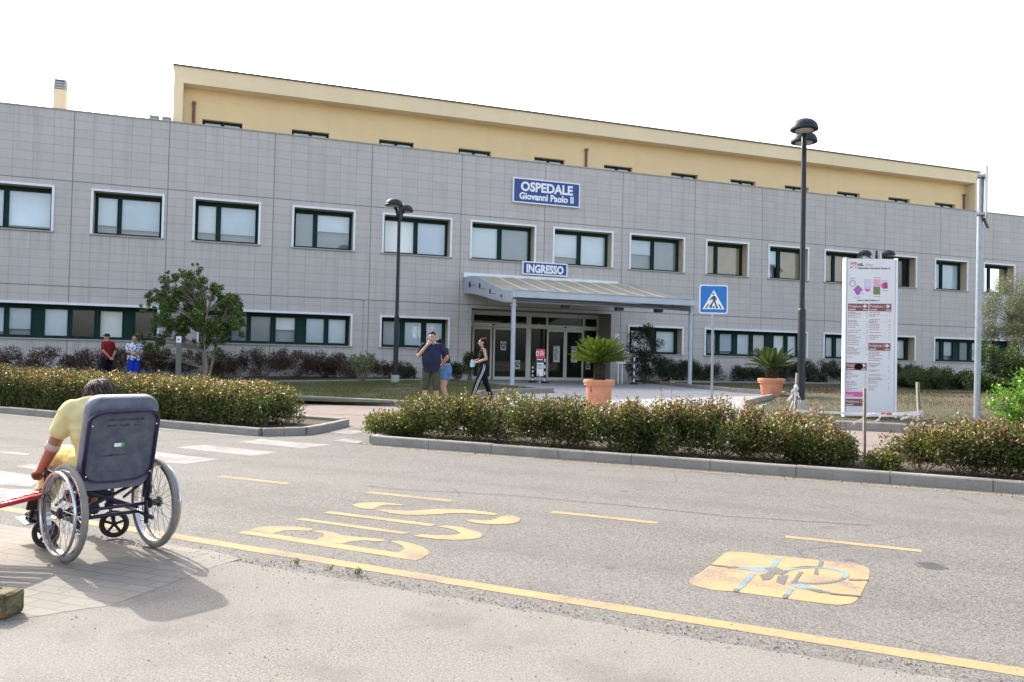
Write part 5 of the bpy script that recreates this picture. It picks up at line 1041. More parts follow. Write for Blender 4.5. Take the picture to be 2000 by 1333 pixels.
def shoe(mb, an, fwd, s=1.0):
    an, f = Vector(an), Vector(fwd); f.z = 0; f.normalize(); l = Vector((f.y, -f.x, 0)); g = Vector((an.x, an.y, 0))
    mb.loft([(g - f*.055 + Vector((0, 0, .045)), l*.030, Vector((0, 0, .040))), (g + Vector((0, 0, .05)), l*.040, Vector((0, 0, .048))), (g + f*.10 + Vector((0, 0, .034)), l*.046, Vector((0, 0, .032))), (g + f*.175 + Vector((0, 0, .024)), l*.036, Vector((0, 0, .022))), (g + f*.195 + Vector((0, 0, .02)), l*.015, Vector((0, 0, .012)))], 12)
def person(p, rz, label, hgt, spine, arms, legs, hd, skin, clothes, hair, shoes, vox=.009, hands=(), group=None):
    """arms/legs: lists of (point, radius) chains; hd: (centre, facing, tilt)"""
    e = empty('person', (p.x, p.y, gz(p.x, p.y)+.01), rz, label, 'person'); k = hgt/1.70; X = Matrix.Scale(k, 4)
    mb = MB(); torso(mb, spine)
    for c in arms + legs: chain(mb, c)
    nk = Vector(spine[-1][0]); mb.cap(nk - Vector((0, 0, .03)), Vector(hd[0]) - Vector((0, 0, .03)), .060, .054, 14)
    P, M3 = head(mb, hd[0], hd[1], hd[3] if len(hd) > 3 else 1.06, hd[2] if len(hd) > 2 else (0, 0, 1))
    for h_ in hands: hand(mb, *h_)
    for l in legs: shoe(mb, l[-1][0], shoes[2] if len(shoes) > 2 else (0, 1, 0))
    solid(mb, 'body', skin, e, vox, 3, X); face_parts(P, M3, e, 1.0, X)
    for nm, mt, fn in clothes:
        q_ = MB(); fn(q_)
        if nm == 'side_stripe': q_.xf(X).build(nm, mt, e, True)
        else: solid(q_, nm, mt, e, vox, 4, X)
    hair(P, M3, e, X)
    if shoes[0]:
        q_ = MB()
        for i, l in enumerate(legs): s_ = MB(); shoe(s_, l[-1][0], shoes[2] if len(shoes) > 2 else (0, 1, 0)); s_.v = [tuple(Vector((l[-1][0][0], l[-1][0][1], 0)) + (Vector(v) - Vector((l[-1][0][0], l[-1][0][1], 0)))*1.13) for v in s_.v]; s_.xf(X).build('shoe', shoes[1], e, True)
    return e
def short_hair(mat_):
    def f(P, M3, e, X):
        q_ = MB(); q_.ball(P(0, -.022, .045), (.082, .098, .082), 16, rot=M3); q_.ball(P(0, -.055, .0), (.076, .06, .07), 12, rot=M3); q_.ball(P(0, .045, .098), (.055, .035, .02), 10, rot=M3)
        for i in range(24): a = random.uniform(0, 6.28); b = random.uniform(.1, 1.2); q_.ball(P(.078*math.sin(b)*math.cos(a), -.022+.094*math.sin(b)*math.sin(a)-.01, .05+.08*math.cos(b)), (.018, .018, .014), 6, rot=M3)
        solid(q_, 'hair', mat_, e, .008, 1, X)
    return f
V3 = Vector
# --- man in navy polo, hand raised to his mouth
M_navy = cloth('navy_cotton', (.022, .027, .058)); M_olive2 = cloth('olive_cotton', (.070, .072, .050)); M_sole = flat('dark_shoe', (.03, .028, .027), .6); M_coll = cloth('white_collar', (.60, .60, .60))
mY = 18.1; mp0 = at(843, 700, mY); mp1 = V3((mp0.x, mp0.y)); mh = at(843, 650, mY).z - gz(mp1.x, mp1.y)
sp = [((0, 0, .84), .155, .115), ((0, .015, .94), .185, .15), ((0, .05, 1.06), .20, .185), ((0, .035, 1.20), .20, .165), ((0, .0, 1.33), .195, .125), ((0, -.015, 1.41), .165, .09), ((0, -.01, 1.455), .075, .065)]
legR = [((.10, 0, .88), .095), ((.13, .02, .48), .062), ((.135, -.02, .09), .042)]; legL = [((-.10, 0, .88), .095), ((-.125, .02, .48), .062), ((-.13, -.03, .09), .042)]
armR = [((.195, -.01, 1.38), .062), ((.285, .06, 1.17), .050), ((.285, .09, 1.16), .046), ((.075, .185, 1.415), .030)]; armL = [((-.195, -.01, 1.38), .062), ((-.34, -.03, 1.15), .050), ((-.345, -.03, 1.13), .046), ((-.235, -.13, .98), .032)]
def polo(q_): torso(q_, [((0, .0, .82), .185, .145)] + sp[1:], .014); chain(q_, [((.195, -.01, 1.38), .078), ((.262, .04, 1.22), .074)]); chain(q_, [((-.195, -.01, 1.38), .078), ((-.295, -.02, 1.23), .074)])
def shorts(q_): torso(q_, [((0, 0, .80), .17, .125), ((0, .0, .90), .185, .14), ((0, .01, .95), .18, .14)], .008); chain(q_, [((.10, 0, .88), .112), ((.125, .01, .52), .098), ((.13, .01, .47), .096)]); chain(q_, [((-.10, 0, .88), .112), ((-.12, .01, .52), .098), ((-.125, .01, .47), .096)])
def collar(q_): q_.tube([(.075*math.cos(a), -.01+.062*math.sin(a), 1.455-.02*math.sin(a)) for a in [k*math.pi/8 for k in range(16)]], .016, 8, 0, True); q_.cap((.03, .07, 1.44), (.06, .10, 1.37), .014, .009); q_.cap((-.03, .07, 1.44), (-.06, .10, 1.37), .014, .009)
person(mp1, R(180), 'man in navy polo and olive shorts raising a hand to his mouth', mh, sp, [armR, armL], [legR, legL], ((0, .02, 1.575), (.03, 1, -.1)), M_skin, [('polo_shirt', M_navy, polo), ('shorts', M_olive2, shorts), ('collar', M_coll, collar)], short_hair(M_hairblk), (True, M_sole), .008, [((.075, .185, 1.415), (-.55, -.25, .55), (-.2, -.8, 0), 1.2, 1, -1), ((-.235, -.13, .98), (.5, -.5, -.6), (.5, .5, 0), .5, 1, 1)])
# --- woman behind him in denim shorts
M_denim = cloth('denim', (.085, .19, .36)); M_dark = cloth('dark_top', (.022, .024, .035))
wY = 18.6; q0 = at(870, 700, wY); wp = V3((q0.x, q0.y)); wh = at(866, 662, wY).z - gz(wp.x, wp.y)
sp = [((0, -.01, .80), .165, .125), ((0, -.01, .90), .175, .135), ((0, .0, 1.02), .135, .11), ((0, .03, 1.18), .15, .11), ((0, .08, 1.32), .155, .095), ((0, .11, 1.40), .12, .07), ((0, .13, 1.43), .06, .055)]
lR = [((.09, 0, .84), .100), ((.10, .10, .46), .062), ((.10, -.02, .09), .040)]; lL = [((-.09, 0, .84), .100), ((-.10, -.02, .46), .062), ((-.10, -.17, .10), .040)]
aR = [((.16, .10, 1.36), .048), ((.21, .06, 1.10), .038), ((.20, .14, .87), .026)]; aL = [((-.16, .10, 1.36), .048), ((-.20, .0, 1.12), .038), ((-.10, .18, 1.02), .026)]
def dtop(q_): torso(q_, sp[2:-1], .012); chain(q_, [((.16, .10, 1.36), .058), ((.18, .09, 1.28), .056)]); chain(q_, [((-.16, .10, 1.36), .058), ((-.175, .08, 1.28), .056)])
def dshort(q_): torso(q_, [((0, -.01, .78), .17, .13), ((0, -.01, .88), .178, .138), ((0, .0, 1.0), .14, .115)], .01); chain(q_, [((.09, 0, .84), .115), ((.095, .04, .70), .108)]); chain(q_, [((-.09, 0, .84), .115), ((-.095, -.005, .70), .108)])
def bun_hair(mat_, long_=False, tie=None):
    def f(P, M3, e, X):
        q_ = MB(); q_.ball(P(0, -.02, .04), (.086, .102, .086), 16, rot=M3); q_.ball(P(0, -.06, -.02), (.078, .07, .09), 12, rot=M3)
        if long_: q_.cap(P(0, -.075, -.02), P(0, -.10, -.25), .075, .05); q_.cap(P(.05, -.05, -.03), P(.06, -.05, -.14), .035, .02); q_.cap(P(-.05, -.05, -.03), P(-.06, -.05, -.14), .035, .02)
        else: q_.cap(P(0, -.08, -.02), P(0, -.10, -.13), .055, .03)
        solid(q_, 'hair', mat_, e, .008, 2, X)
        if tie: MB().tube([P(.03*math.cos(k*.7), -.065+.03*math.sin(k*.7), .115) for k in range(9)], .016, 8, 0, True).xf(X).build('hair_tie', tie, e, True)
    return f
person(wp, R(62), 'woman in denim shorts and dark top bending close behind the man in the polo', wh*1.03, sp, [aR, aL], [lR, lL], ((0, .19, 1.52), (.2, 1, -.5), (0, .35, 1)), M_skin, [('top', M_dark, dtop), ('denim_shorts', M_denim, dshort)], bun_hair(M_hairblk), (True, M_sole), .008, [((.20, .14, .87), (0, .15, -1), (-1, 0, 0), .4, .9, 1), ((-.10, .18, 1.02), (.6, .6, .1), (0, 0, -1), .5, .9, -1)])
# --- woman in black with striped track trousers, walking left
M_blk = cloth('black_jersey', (.010, .010, .014)); M_trk = cloth('dark_navy_trousers', (.008, .009, .018)); M_strp = cloth('white_stripe', (.62, .62, .66)); M_tie = cloth('red_hair_tie', (.45, .05, .03)); M_mask = cloth('pale_blue_mask', (.38, .66, .72))
wY = 20.3; q0 = at(944, 700, wY); wp = V3((q0.x, q0.y)); wh = at(946, 661, wY).z - gz(wp.x, wp.y)
sp = [((0, -.02, .82), .15, .13), ((0, -.025, .92), .165, .145), ((0, .0, 1.04), .125, .11), ((0, .01, 1.18), .14, .115), ((0, .0, 1.31), .15, .10), ((0, -.005, 1.39), .12, .07), ((0, .0, 1.43), .055, .052)]
lR = [((.085, -.01, .86), .095), ((.09, -.09, .47), .062), ((.085, -.24, .12), .040)]; lL = [((-.085, -.01, .86), .098), ((-.09, .15, .48), .064), ((-.085, .28, .09), .042)]
aL = [((-.155, -.01, 1.35), .048), ((-.20, -.06, 1.12), .040), ((-.17, .20, 1.02), .026)]; aR = [((.155, 0, 1.35), .048), ((.19, .04, 1.11), .038), ((.08, .24, 1.06), .026)]
def tank(q_): torso(q_, sp[1:-1], .010)
def track(q_): torso(q_, [((0, -.025, .80), .155, .14), ((0, -.03, .90), .168, .15), ((0, .0, 1.02), .13, .115)], .008); chain(q_, [((.085, -.01, .86), .108), ((.09, -.09, .47), .078), ((.085, -.23, .14), .058)]); chain(q_, [((-.085, -.01, .86), .110), ((-.09, .15, .48), .080), ((-.085, .27, .12), .060)])
def stripes(q_):
    for d_ in (-.020, .018): q_.tube([(-.148, d_-.02, .98), (-.203, d_+.0, .84), (-.196, d_+.07, .66), (-.178, d_+.15, .48), (-.166, d_+.21, .30), (-.153, d_+.27, .12)], .009, 8)
e = person(wp, R(98), 'woman in black top and white-striped track trousers walking left, holding a pale blue mask', wh, sp, [aR, aL], [lR, lL], ((0, .035, 1.565), (.0, 1, -.32)), M_skin, [('tank_top', M_blk, tank), ('track_trousers', M_trk, track), ('side_stripe', M_strp, stripes)], bun_hair(M_hairblk, True, M_tie), (True, M_sole), .008, [((-.17, .20, 1.02), (.1, 1, -.1), (.8, 0, -.3), .9, .95, -1), ((.08, .24, 1.06), (-.5, .8, .1), (-.6, -.4, 0), .8, .95, 1)])
mk = MB(); mk.obox((-.15, .30, .99), (.012, .0, .0), (0, .06, .01), (0, -.015, .07)); mk.obox((-.15, .32, .93), (.010, .0, .0), (0, .045, -.01), (0, .012, .03)); hm = wh/1.7; pos = e.location + Matrix.Rotation(R(98), 3, 'Z') @ (V3((-.15, .30, .99))*hm)
mk.v = [tuple(V3(v) - V3((-.15, .30, .99))) for v in mk.v]; o = mk.build('face_mask', M_mask, None, bev=.006); o.location = pos; o.rotation_euler = (0, 0, R(98)); tag(o, 'pale blue folded face mask held by the woman in black', 'face mask')
# --- man in dark red shirt with hands behind his back
M_dred = cloth('dark_red_cotton', (.22, .018, .025)); M_cap = flat('black_cap', (.012, .012, .014), .7)
rY = 25.0; q0 = at(209, 700, rY); wp = V3((q0.x, q0.y)); wh = at(205, 653, rY).z - gz(wp.x, wp.y)
sp = [((0, 0, .84), .145, .115), ((0, .0, .94), .155, .125), ((0, .01, 1.08), .155, .13), ((0, .0, 1.22), .165, .13), ((0, -.015, 1.34), .175, .11), ((0, -.015, 1.41), .15, .08), ((0, .0, 1.45), .065, .058)]
lR = [((.09, 0, .88), .09), ((.10, .02, .48), .06), ((.10, -.02, .09), .042)]; lL = [((-.09, 0, .88), .09), ((-.10, .05, .48), .06), ((-.10, .06, .09), .042)]
aR = [((.18, -.02, 1.37), .055), ((.24, -.10, 1.12), .044), ((.06, -.19, .93), .030)]; aL = [((-.18, -.02, 1.37), .055), ((-.25, -.10, 1.12), .044), ((-.08, -.19, .92), .030)]
def tee(q_): torso(q_, [((0, 0, .86), .165, .135)] + sp[1:], .014); chain(q_, [((.18, -.02, 1.37), .070), ((.225, -.07, 1.20), .064)]); chain(q_, [((-.18, -.02, 1.37), .070), ((-.23, -.07, 1.20), .064)])
def trous(q_): torso(q_, [((0, 0, .82), .155, .122), ((0, .0, .93), .162, .13)], .01); chain(q_, [((.09, 0, .88), .105), ((.10, .02, .48), .082), ((.10, -.02, .12), .07)]); chain(q_, [((-.09, 0, .88), .105), ((-.10, .05, .48), .082), ((-.10, .06, .12), .07)])
def cap_hair(P, M3, e, X):
    q_ = MB(); q_.ball(P(0, -.015, .055), (.088, .104, .082), 16, rot=M3); q_.loft([(P(0, .06, .058), M3 @ V3((.075, 0, 0)), M3 @ V3((0, .03, .012))), (P(0, .10, .05), M3 @ V3((.06, 0, 0)), M3 @ V3((0, .07, .012)))], 12); solid(q_, 'cap', M_cap, e, .008, 1, X)
person(wp, R(70), 'man in dark red shirt and black cap with hands clasped behind his back', wh, sp, [aR, aL], [lR, lL], ((0, .045, 1.58), (0, 1, -.3)), M_skin, [('t_shirt', M_dred, tee), ('trousers', M_trk, trous)], cap_hair, (True, M_sole), .010, [((.06, -.19, .93), (-.8, -.1, -.5), (0, -1, 0), .6, 1, 1), ((-.08, -.19, .92), (.8, -.1, -.5), (0, -1, 0), .6, 1, -1)])
# --- woman in patterned blouse, arms folded
def blouse():
    m, nt, p = nodes('blue_patterned_cotton'); v = coords(nt); vo = N(nt, 'ShaderNodeTexNoise', Scale=16.0, Detail=1.0); nt.links.new(v, vo.inputs['Vector']); c = mixc(nt, math_(nt, 'GREATER_THAN', vo.outputs['Fac'], .54), (.58, .62, .72), (.025, .05, .24)); nt.links.new(c, p.inputs['Base Color']); p.inputs['Roughness'].default_value = .9; return m
M_blouse = blouse(); M_royal = cloth('royal_blue_trousers', (.012, .045, .42))
rY = 25.0; q0 = at(261, 700, rY); wp = V3((q0.x, q0.y)); wh = at(262, 655, rY).z - gz(wp.x, wp.y)
sp = [((0, 0, .84), .165, .13), ((0, .0, .94), .18, .145), ((0, .01, 1.08), .165, .14), ((0, .02, 1.22), .165, .14), ((0, -.0, 1.34), .165, .11), ((0, -.005, 1.41), .14, .08), ((0, .0, 1.45), .06, .055)]
lR = [((.09, 0, .88), .10), ((.095, .02, .48), .066), ((.095, -.02, .09), .042)]; lL = [((-.09, 0, .88), .10), ((-.095, .02, .48), .066), ((-.095, .0, .09), .042)]
aR = [((.17, -.01, 1.36), .055), ((.235, .06, 1.12), .045), ((.0, .22, 1.10), .030)]; aL = [((-.17, -.01, 1.36), .055), ((-.235, .07, 1.10), .045), ((.03, .22, 1.05), .030)]
def blo(q_): torso(q_, [((0, 0, .84), .19, .155)] + sp[1:-1], .016); chain(q_, [((.17, -.01, 1.36), .070), ((.22, .03, 1.20), .070)]); chain(q_, [((-.17, -.01, 1.36), .070), ((-.22, .04, 1.19), .070)])
def roy(q_): torso(q_, [((0, 0, .82), .17, .135), ((0, .0, .93), .178, .14)], .01); chain(q_, [((.09, 0, .88), .112), ((.095, .02, .48), .095), ((.095, -.02, .10), .085)]); chain(q_, [((-.09, 0, .88), .112), ((-.095, .02, .48), .095), ((-.095, .0, .10), .085)])
person(wp, R(-140), 'woman in white and blue patterned blouse and royal blue trousers, arms folded', wh, sp, [aR, aL], [lR, lL], ((0, .03, 1.575), (.35, 1, -.2)), M_skin, [('blouse', M_blouse, blo), ('trousers', M_royal, roy)], bun_hair(M_hairbrn), (True, M_sole), .010, [((.0, .22, 1.10), (-1, -.1, .1), (0, -1, 0), .5, .9, -1), ((.03, .22, 1.05), (1, -.1, .0), (0, -1, 0), .5, .9, 1)])
# ------------------------------------------------------------------ wheelchair (chair space: x right, y forward)
WAZ = R(-51); wl = V3((-2.525, 5.115)); WRZ = -WAZ
wc = empty('wheelchair', (wl.x, wl.y, .004), WRZ, 'folding wheelchair with a tall grey padded backrest on the paved walkway', 'wheelchair')
M_frame = flat('dark_blue_frame', (.018, .018, .055), .3, .3, .1, 8, .6); M_tyre = flat('grey_tyre', (.20, .19, .175), .8, 0, .15, 20); M_rim = flat('polished_rim', (.55, .56, .58), .22, 1.0, .05, 5); M_spoke = flat('steel_spoke', (.45, .45, .46), .3, .9)
def vinyl(name, a, b):
    m, nt, p = nodes(name); v = coords(nt); c = mixc(nt, ramp(nt, noise(nt, v, 16, 5, .65), .35, .65), a, b); nt.links.new(c, p.inputs['Base Color']); p.inputs['Roughness'].default_value = .55; bump(nt, p, noise(nt, v, 60, 3), .15, .004); return m
M_vinyl = vinyl('mottled_grey_vinyl', (.050, .060, .090), (.095, .108, .140)); M_pad = vinyl('blue_grey_pad', (.095, .110, .155), (.14, .158, .205)); M_blackp = flat('black_rubber', (.020, .020, .022), .6, 0, .1, 10)
RW = .297
def ring(mb, x, r, tr_, cy=0, cz=RW, n=56, k=10, mi=0): return mb.tube([(x, cy+r*math.cos(2*math.pi*i/n), cz+r*math.sin(2*math.pi*i/n)) for i in range(n)], tr_, k, mi, True)
for s, yy in ((-1, .012), (1, 0)):
    x = s*.275
    wh_ = ring(MB(), x, RW-.018, .018, yy).build('rear_wheel', M_tyre, wc, True)
    rm = MB(); n = 56; pr = [(-.014, RW-.046), (.014, RW-.046), (.012, RW-.030), (-.012, RW-.030)]
    for i in range(n):
        a = 2*math.pi*i/n; rm.v += [(x+dx, yy+r*math.cos(a), RW+r*math.sin(a)) for dx, r in pr]
    for i in range(n):
        for j in range(4): rm.f.append((i*4+j, i*4+(j+1) % 4, ((i+1) % n)*4+(j+1) % 4, ((i+1) % n)*4+j)); rm.m.append(0)
    rm.build('rim', M_rim, wh_)
    hr = ring(MB(), x+s*.046, RW-.048, .0095, yy)
    for i in range(6): a = math.pi*i/3+.4; hr.tube([(x+s*.012, yy+(RW-.042)*math.cos(a), RW+(RW-.042)*math.sin(a)), (x+s*.046, yy+(RW-.048)*math.cos(a), RW+(RW-.048)*math.sin(a))], .005, 6)
    hr.build('hand_rim', M_rim, wh_, True)
    spk = MB()
    for i in range(36):
        a = 2*math.pi*i/36; b = a + (.9 if i % 4 < 2 else -.9); sx_ = x + (.028 if i % 2 else -.028)
        spk.tube([(sx_, yy+.028*math.cos(b), RW+.028*math.sin(b)), (x, yy+(RW-.045)*math.cos(a), RW+(RW-.045)*math.sin(a))], .0016, 4)
    spk.build('spokes', M_spoke, wh_)
    hb = MB(); hb.tube([(x-.045, yy, RW), (x+.045, yy, RW)], .024, 12); hb.tube([(x-.036, yy, RW), (x-.028, yy, RW)], .036, 12); hb.tube([(x+.028, yy, RW), (x+.036, yy, RW)], .036, 12); hb.tube([(x-s*.10, yy, RW), (x, yy, RW)], .012, 8); hb.build('hub', M_blackp, wh_)
    # castors
    cx_, cy_, cr_ = (.225 if s > 0 else -.215), .45, .095; CRt = Matrix.Translation((cx_, cy_, 0)) @ Matrix.Rotation(R(58 if s > 0 else 32), 4, 'Z') @ Matrix.Translation((-cx_, -cy_, 0))
    cw = ring(MB(), cx_, cr_-.015, .016, cy_, cr_, 32, 8).xf(CRt).build('castor_wheel', M_blackp, wc, True)
    sp_ = MB(); sp_.tube([(cx_-.018, cy_, cr_), (cx_+.018, cy_, cr_)], .018, 12)
    for i in range(5): a = 2*math.pi*i/5+.3; sp_.bar((cx_, cy_, cr_), (cx_, cy_+(cr_-.02)*math.cos(a), cr_+(cr_-.02)*math.sin(a)), .014, .018)
    ring(sp_, cx_, cr_-.028, .007, cy_, cr_, 28, 6); sp_.xf(CRt).build('castor_spokes', M_blackp, cw)
    fk = MB(); fk.bar((cx_-.03, cy_, cr_), (cx_-.028, cy_+.035, .235), .008, .03).bar((cx_+.03, cy_, cr_), (cx_+.028, cy_+.035, .235), .008, .03).box((cx_-.035, cy_+.005, .22), (cx_+.035, cy_+.06, .245)).tube([(cx_, cy_+.035, .24), (cx_, cy_+.035, .33)], .022, 10); fk.xf(CRt).build('castor_fork', M_frame, wc)
    # side frame
    fx = s*.215
    fr_ = MB().tube([(fx, .47, .215), (fx, .475, .48), (fx, .45, .505), (fx, .02, .46)], .013, 10).tube([(fx, .49, .25), (fx, .10, .235), (fx, -.10, .215)], .013, 10).tube([(fx, -.02, .17), (fx, .0, .50)], .014, 10).tube([(fx, .02, .34), (fx, .0, .46), (fx, -.035, .55)], .0125, 10).tube([(fx, .05, .43), (fx, .30, .30)], .010, 8)
    fr_.build('side_frame', M_frame, wc, True)
    # brake
    MB().tube([(fx+s*.03, .36, .47), (fx+s*.04, .40, .56)], .009, 8).tube([(fx+s*.04, .40, .56), (fx+s*.04, .41, .61)], .015, 8).build('brake_lever', M_blackp, wc)
    MB().box((fx+s*.01-.018, -.03, .44), (fx+s*.01+.018, .01, .50)).box((fx+s*.01-.02, -.025, .36), (fx+s*.01+.02, .015, .42)).build('clamp', M_blackp, wc, bev=.005)
    # leg rest
    lx = s*.17; lxo = lx + (s*.05 if s < 0 else 0)
    MB().tube([(lx, .47, .46), (lx, .55, .44), (lxo, .68, .20), (lxo, .70, .15)], .012, 8).build('legrest_hanger', M_frame, wc, True)
    MB().obox((lxo-s*.03, .76, .135), (.065, .0, .0), (0, .085, .012), (0, -.001, .006)).build('footplate', M_rim, wc, bev=.004)
    MB().obox((lxo, .60, .30), (.05, 0, 0), (0, .035, -.07), (0, .012, .006)).build('calf_pad', M_blackp, wc, bev=.008)
MB().tube([(-.215, .08, .235), (.215, .08, .235)], .013, 10).tube([(-.205, .06, .44), (.205, .08, .26)], .011, 8).tube([(.205, .06, .44), (-.205, .08, .26)], .011, 8).tube([(-.215, -.01, .30), (.215, -.01, .30)], .011, 8).build('cross_frame', M_frame, wc, True)
MB().box((-.20, .04, .455), (.20, .46, .525)).build('seat', M_pad, wc, bev=.018)
MB().box((-.09, .10, .35), (.02, .34, .435)).build('under_seat_bag', M_blackp, wc, bev=.012)
MB().box((-.20, .12, .33), (-.13, .24, .40)).build('red_reflector', flat('red_reflector', (.42, .05, .05), .4), wc, bev=.008)
# backrest: padded slab with a rigid mottled panel and a tube hoop, leaning backwards
BT = Matrix.Translation((0, -.01, .43)) @ Matrix.Rotation(R(12.5), 4, 'X')
def slab(w_, h_, r, y0_, y1_, z0_, inset=0):
    mb = MB(); poly = rrect(w_, h_, r, 0, z0_+h_/2, 8); m_ = len(poly)
    lv = [(y0_, .86), (y0_+.012, .96), ((y0_+y1_)/2, 1.0), (y1_-.012, .96), (y1_, .86)]; cz = z0_+h_/2
    for y, k in lv:
        dx = (1-k)*.12; mb.v += [(x*(1-dx/(w_/2)*.5), y, cz+(z-cz)*(1-dx/(h_/2)*.5)) for x, z in poly]
    for i in range(len(lv)-1):
        for j in range(m_): mb.f.append((i*m_+j, i*m_+(j+1) % m_, (i+1)*m_+(j+1) % m_, (i+1)*m_+j)); mb.m.append(0)
    mb.f += [tuple(range(m_))[::-1], tuple((len(lv)-1)*m_+j for j in range(m_))]; mb.m += [0, 0]; return mb.xf(BT)
bk = slab(.445, .61, .085, -.015, .065, -.015).build('backrest_pad', M_pad, wc); smooth_by_angle(bk, 40)
pnl = MB().prism([(x, z) for x, z in rrect(.415, .465, .07, 0, .28, 8)], -.004, .004); pnl.v = [(x, -.022+z, y) for x, y, z in pnl.v]; pn_ = pnl.xf(BT).build('backrest_panel', M_vinyl, bk)
cr8 = [(.215-.085+.085*math.cos(R(k*11.25)), .515-.085+.085*math.sin(R(k*11.25))) for k in range(9)]
post = [(.215, -.10)] + cr8 + [(-x, z) for x, z in cr8[::-1]] + [(-.215, -.10)]
MB().tube([(x, -.032-.03*max(0, (z-.46)/.055)*(abs(x) > .12), z) for x, z in post], .0125, 10).xf(BT).build('backrest_frame', M_frame, wc, True)
hoop = MB().tube([(.205, -.028, .20), (.203, -.028, .12), (.18, -.028, .075), (.12, -.028, .05), (0, -.028, .045), (-.12, -.028, .05), (-.18, -.028, .075), (-.203, -.028, .12), (-.205, -.028, .20)], .0065, 8).xf(BT).build('panel_piping', M_frame, wc, True)
for zz_ in (.10, .42):
    for x in (-.2, .2): MB().ball((x, -.043, zz_), .007, 8).xf(BT).build('rivet', M_rim, bk)
ink = MB(); rs = random.Random(11)
for z, x0, segs in ((.446, -.095, ((0, .105), (.12, .215))), (.408, -.10, ((0, .05), (.075, .135), (.165, .205))), (.215, -.10, ((0, .045), (.05, .13)))):
    for a, b in segs:
        x = x0+a
        while x < x0+b:
            h1 = rs.uniform(.006, .016); pts = [(x, -.0275, z), (x+rs.uniform(-.002, .004), -.0275, z+h1), (x+rs.uniform(.003, .008), -.0275, z+rs.uniform(0, h1)), (x+rs.uniform(.004, .009), -.0275, z+rs.uniform(-.003, .004))]; ink.tube(pts, .0011, 4); x += rs.uniform(.008, .013)
ink.xf(BT).build('handwriting', flat('faded_ink', (.018, .02, .03), .7), bk)
MB().box((-.045, -.0285, .275), (-.002, -.0262, .298)).xf(BT).build('white_sticker', M_signwhite, bk)
gs = MB(); gs.add([(-.0015, -.0285, .273), (.012, -.0285, .275), (.020, -.0285, .287), (.012, -.0285, .299), (-.0015, -.0285, .300)], [(0,1,2,3,4)]); gs.xf(BT).build('green_sticker', flat('green_sticker', (.05, .50, .08), .5), bk)
# --- the person sitting in it
M_yel_t = cloth('pale_yellow_cotton', (.62, .55, .28), 7, .1); M_yel_p = cloth('yellow_trousers', (.66, .55, .22), 12, .12)
pe = empty('person', (wl.x, wl.y, .004), WRZ, 'person in pale yellow T-shirt sitting hunched in the wheelchair, seen from behind', 'person')
sp = [((0, .12, .545), .150, .105), ((0, .115, .64), .155, .11), ((-.02, .14, .77), .165, .115), ((-.03, .175, .88), .175, .105), ((-.03, .205, .945), .165, .085), ((-.03, .225, .975), .085, .065)]
aL = [((-.18, .20, .915), .052), ((-.258, .275, .68), .039), ((-.26, .285, .655), .038), ((-.258, .44, .515), .027)]; aR = [((.14, .22, .92), .058), ((.22, .24, .70), .045), ((.20, .40, .62), .030)]
lL = [((-.09, .14, .575), .088), ((-.125, .54, .575), .064), ((-.13, .545, .55), .060), ((-.17, .66, .22), .042)]; lR = [((.09, .14, .575), .088), ((.125, .54, .575), .064), ((.13, .545, .55), .060), ((.16, .66, .22), .042)]
mb = MB(); torso(mb, sp)
for c in (aL, aR, lL, lR): chain(mb, c)
mb.cap((-.03, .21, .95), (-.02, .235, .985), .058, .054, 14); P, M3 = head(mb, (.0, .25, .968), (-.15, 1, -.6), .95, (0, .55, 1))
hand(mb, (-.258, .44, .515), (0, .9, -.25), (.4, -.1, -.9), .9, .95, 1); hand(mb, (.20, .40, .62), (-.5, .8, -.2), (0, 0, -1), .5, .95, 1)
for c in (lL, lR): mb.loft([((c[-1][0][0], c[-1][0][1]-.05, .185), (.032, 0, 0), (0, 0, .038)), ((c[-1][0][0], c[-1][0][1]+.02, .185), (.04, 0, 0), (0, .0, .045)), ((c[-1][0][0], c[-1][0][1]+.15, .165), (.04, 0, 0), (0, 0, .022))], 10)
solid(mb, 'body', M_skintan, pe, .007, 3); face_parts(P, M3, pe, .95, Matrix.Identity(4))
q_ = MB(); torso(q_, [((0, .12, .53), .165, .12)] + sp[1:-1] + [((-.03, .215, .962), .13, .075)], .014); chain(q_, [((-.18, .20, .915), .066), ((-.226, .245, .785), .062)]); chain(q_, [((.14, .22, .92), .070), ((.19, .23, .79), .066)]); solid(q_, 't_shirt', M_yel_t, pe, .008, 4)
q_ = MB(); torso(q_, [((0, .13, .53), .16, .115), ((0, .12, .62), .16, .118)], .01); chain(q_, [((-.09, .14, .575), .100), ((-.125, .54, .575), .080), ((-.135, .56, .50), .072), ((-.155, .63, .32), .066)]); chain(q_, [((.09, .14, .575), .100), ((.125, .54, .575), .080), ((.135, .56, .50), .072), ((.15, .63, .32), .066)]); solid(q_, 'trousers', M_yel_p, pe, .008, 3)
q_ = MB()
for c in (lL, lR): x, y, _ = c[-1][0]; q_.loft([((x, y-.06, .185), (.038, 0, 0), (0, 0, .042)), ((x, y+.02, .185), (.045, 0, 0), (0, 0, .05)), ((x, y+.16, .165), (.044, 0, 0), (0, 0, .026)), ((x, y+.19, .16), (.02, 0, 0), (0, 0, .014))], 12)
solid(q_, 'shoes', M_sole, pe, .008, 2)
MB().tube([(-.252, .268, .698), (-.260, .286, .660)], [.0445, .0440], 18).build('bandage', flat('pale_bandage', (.50, .36, .34), .8), pe, True)
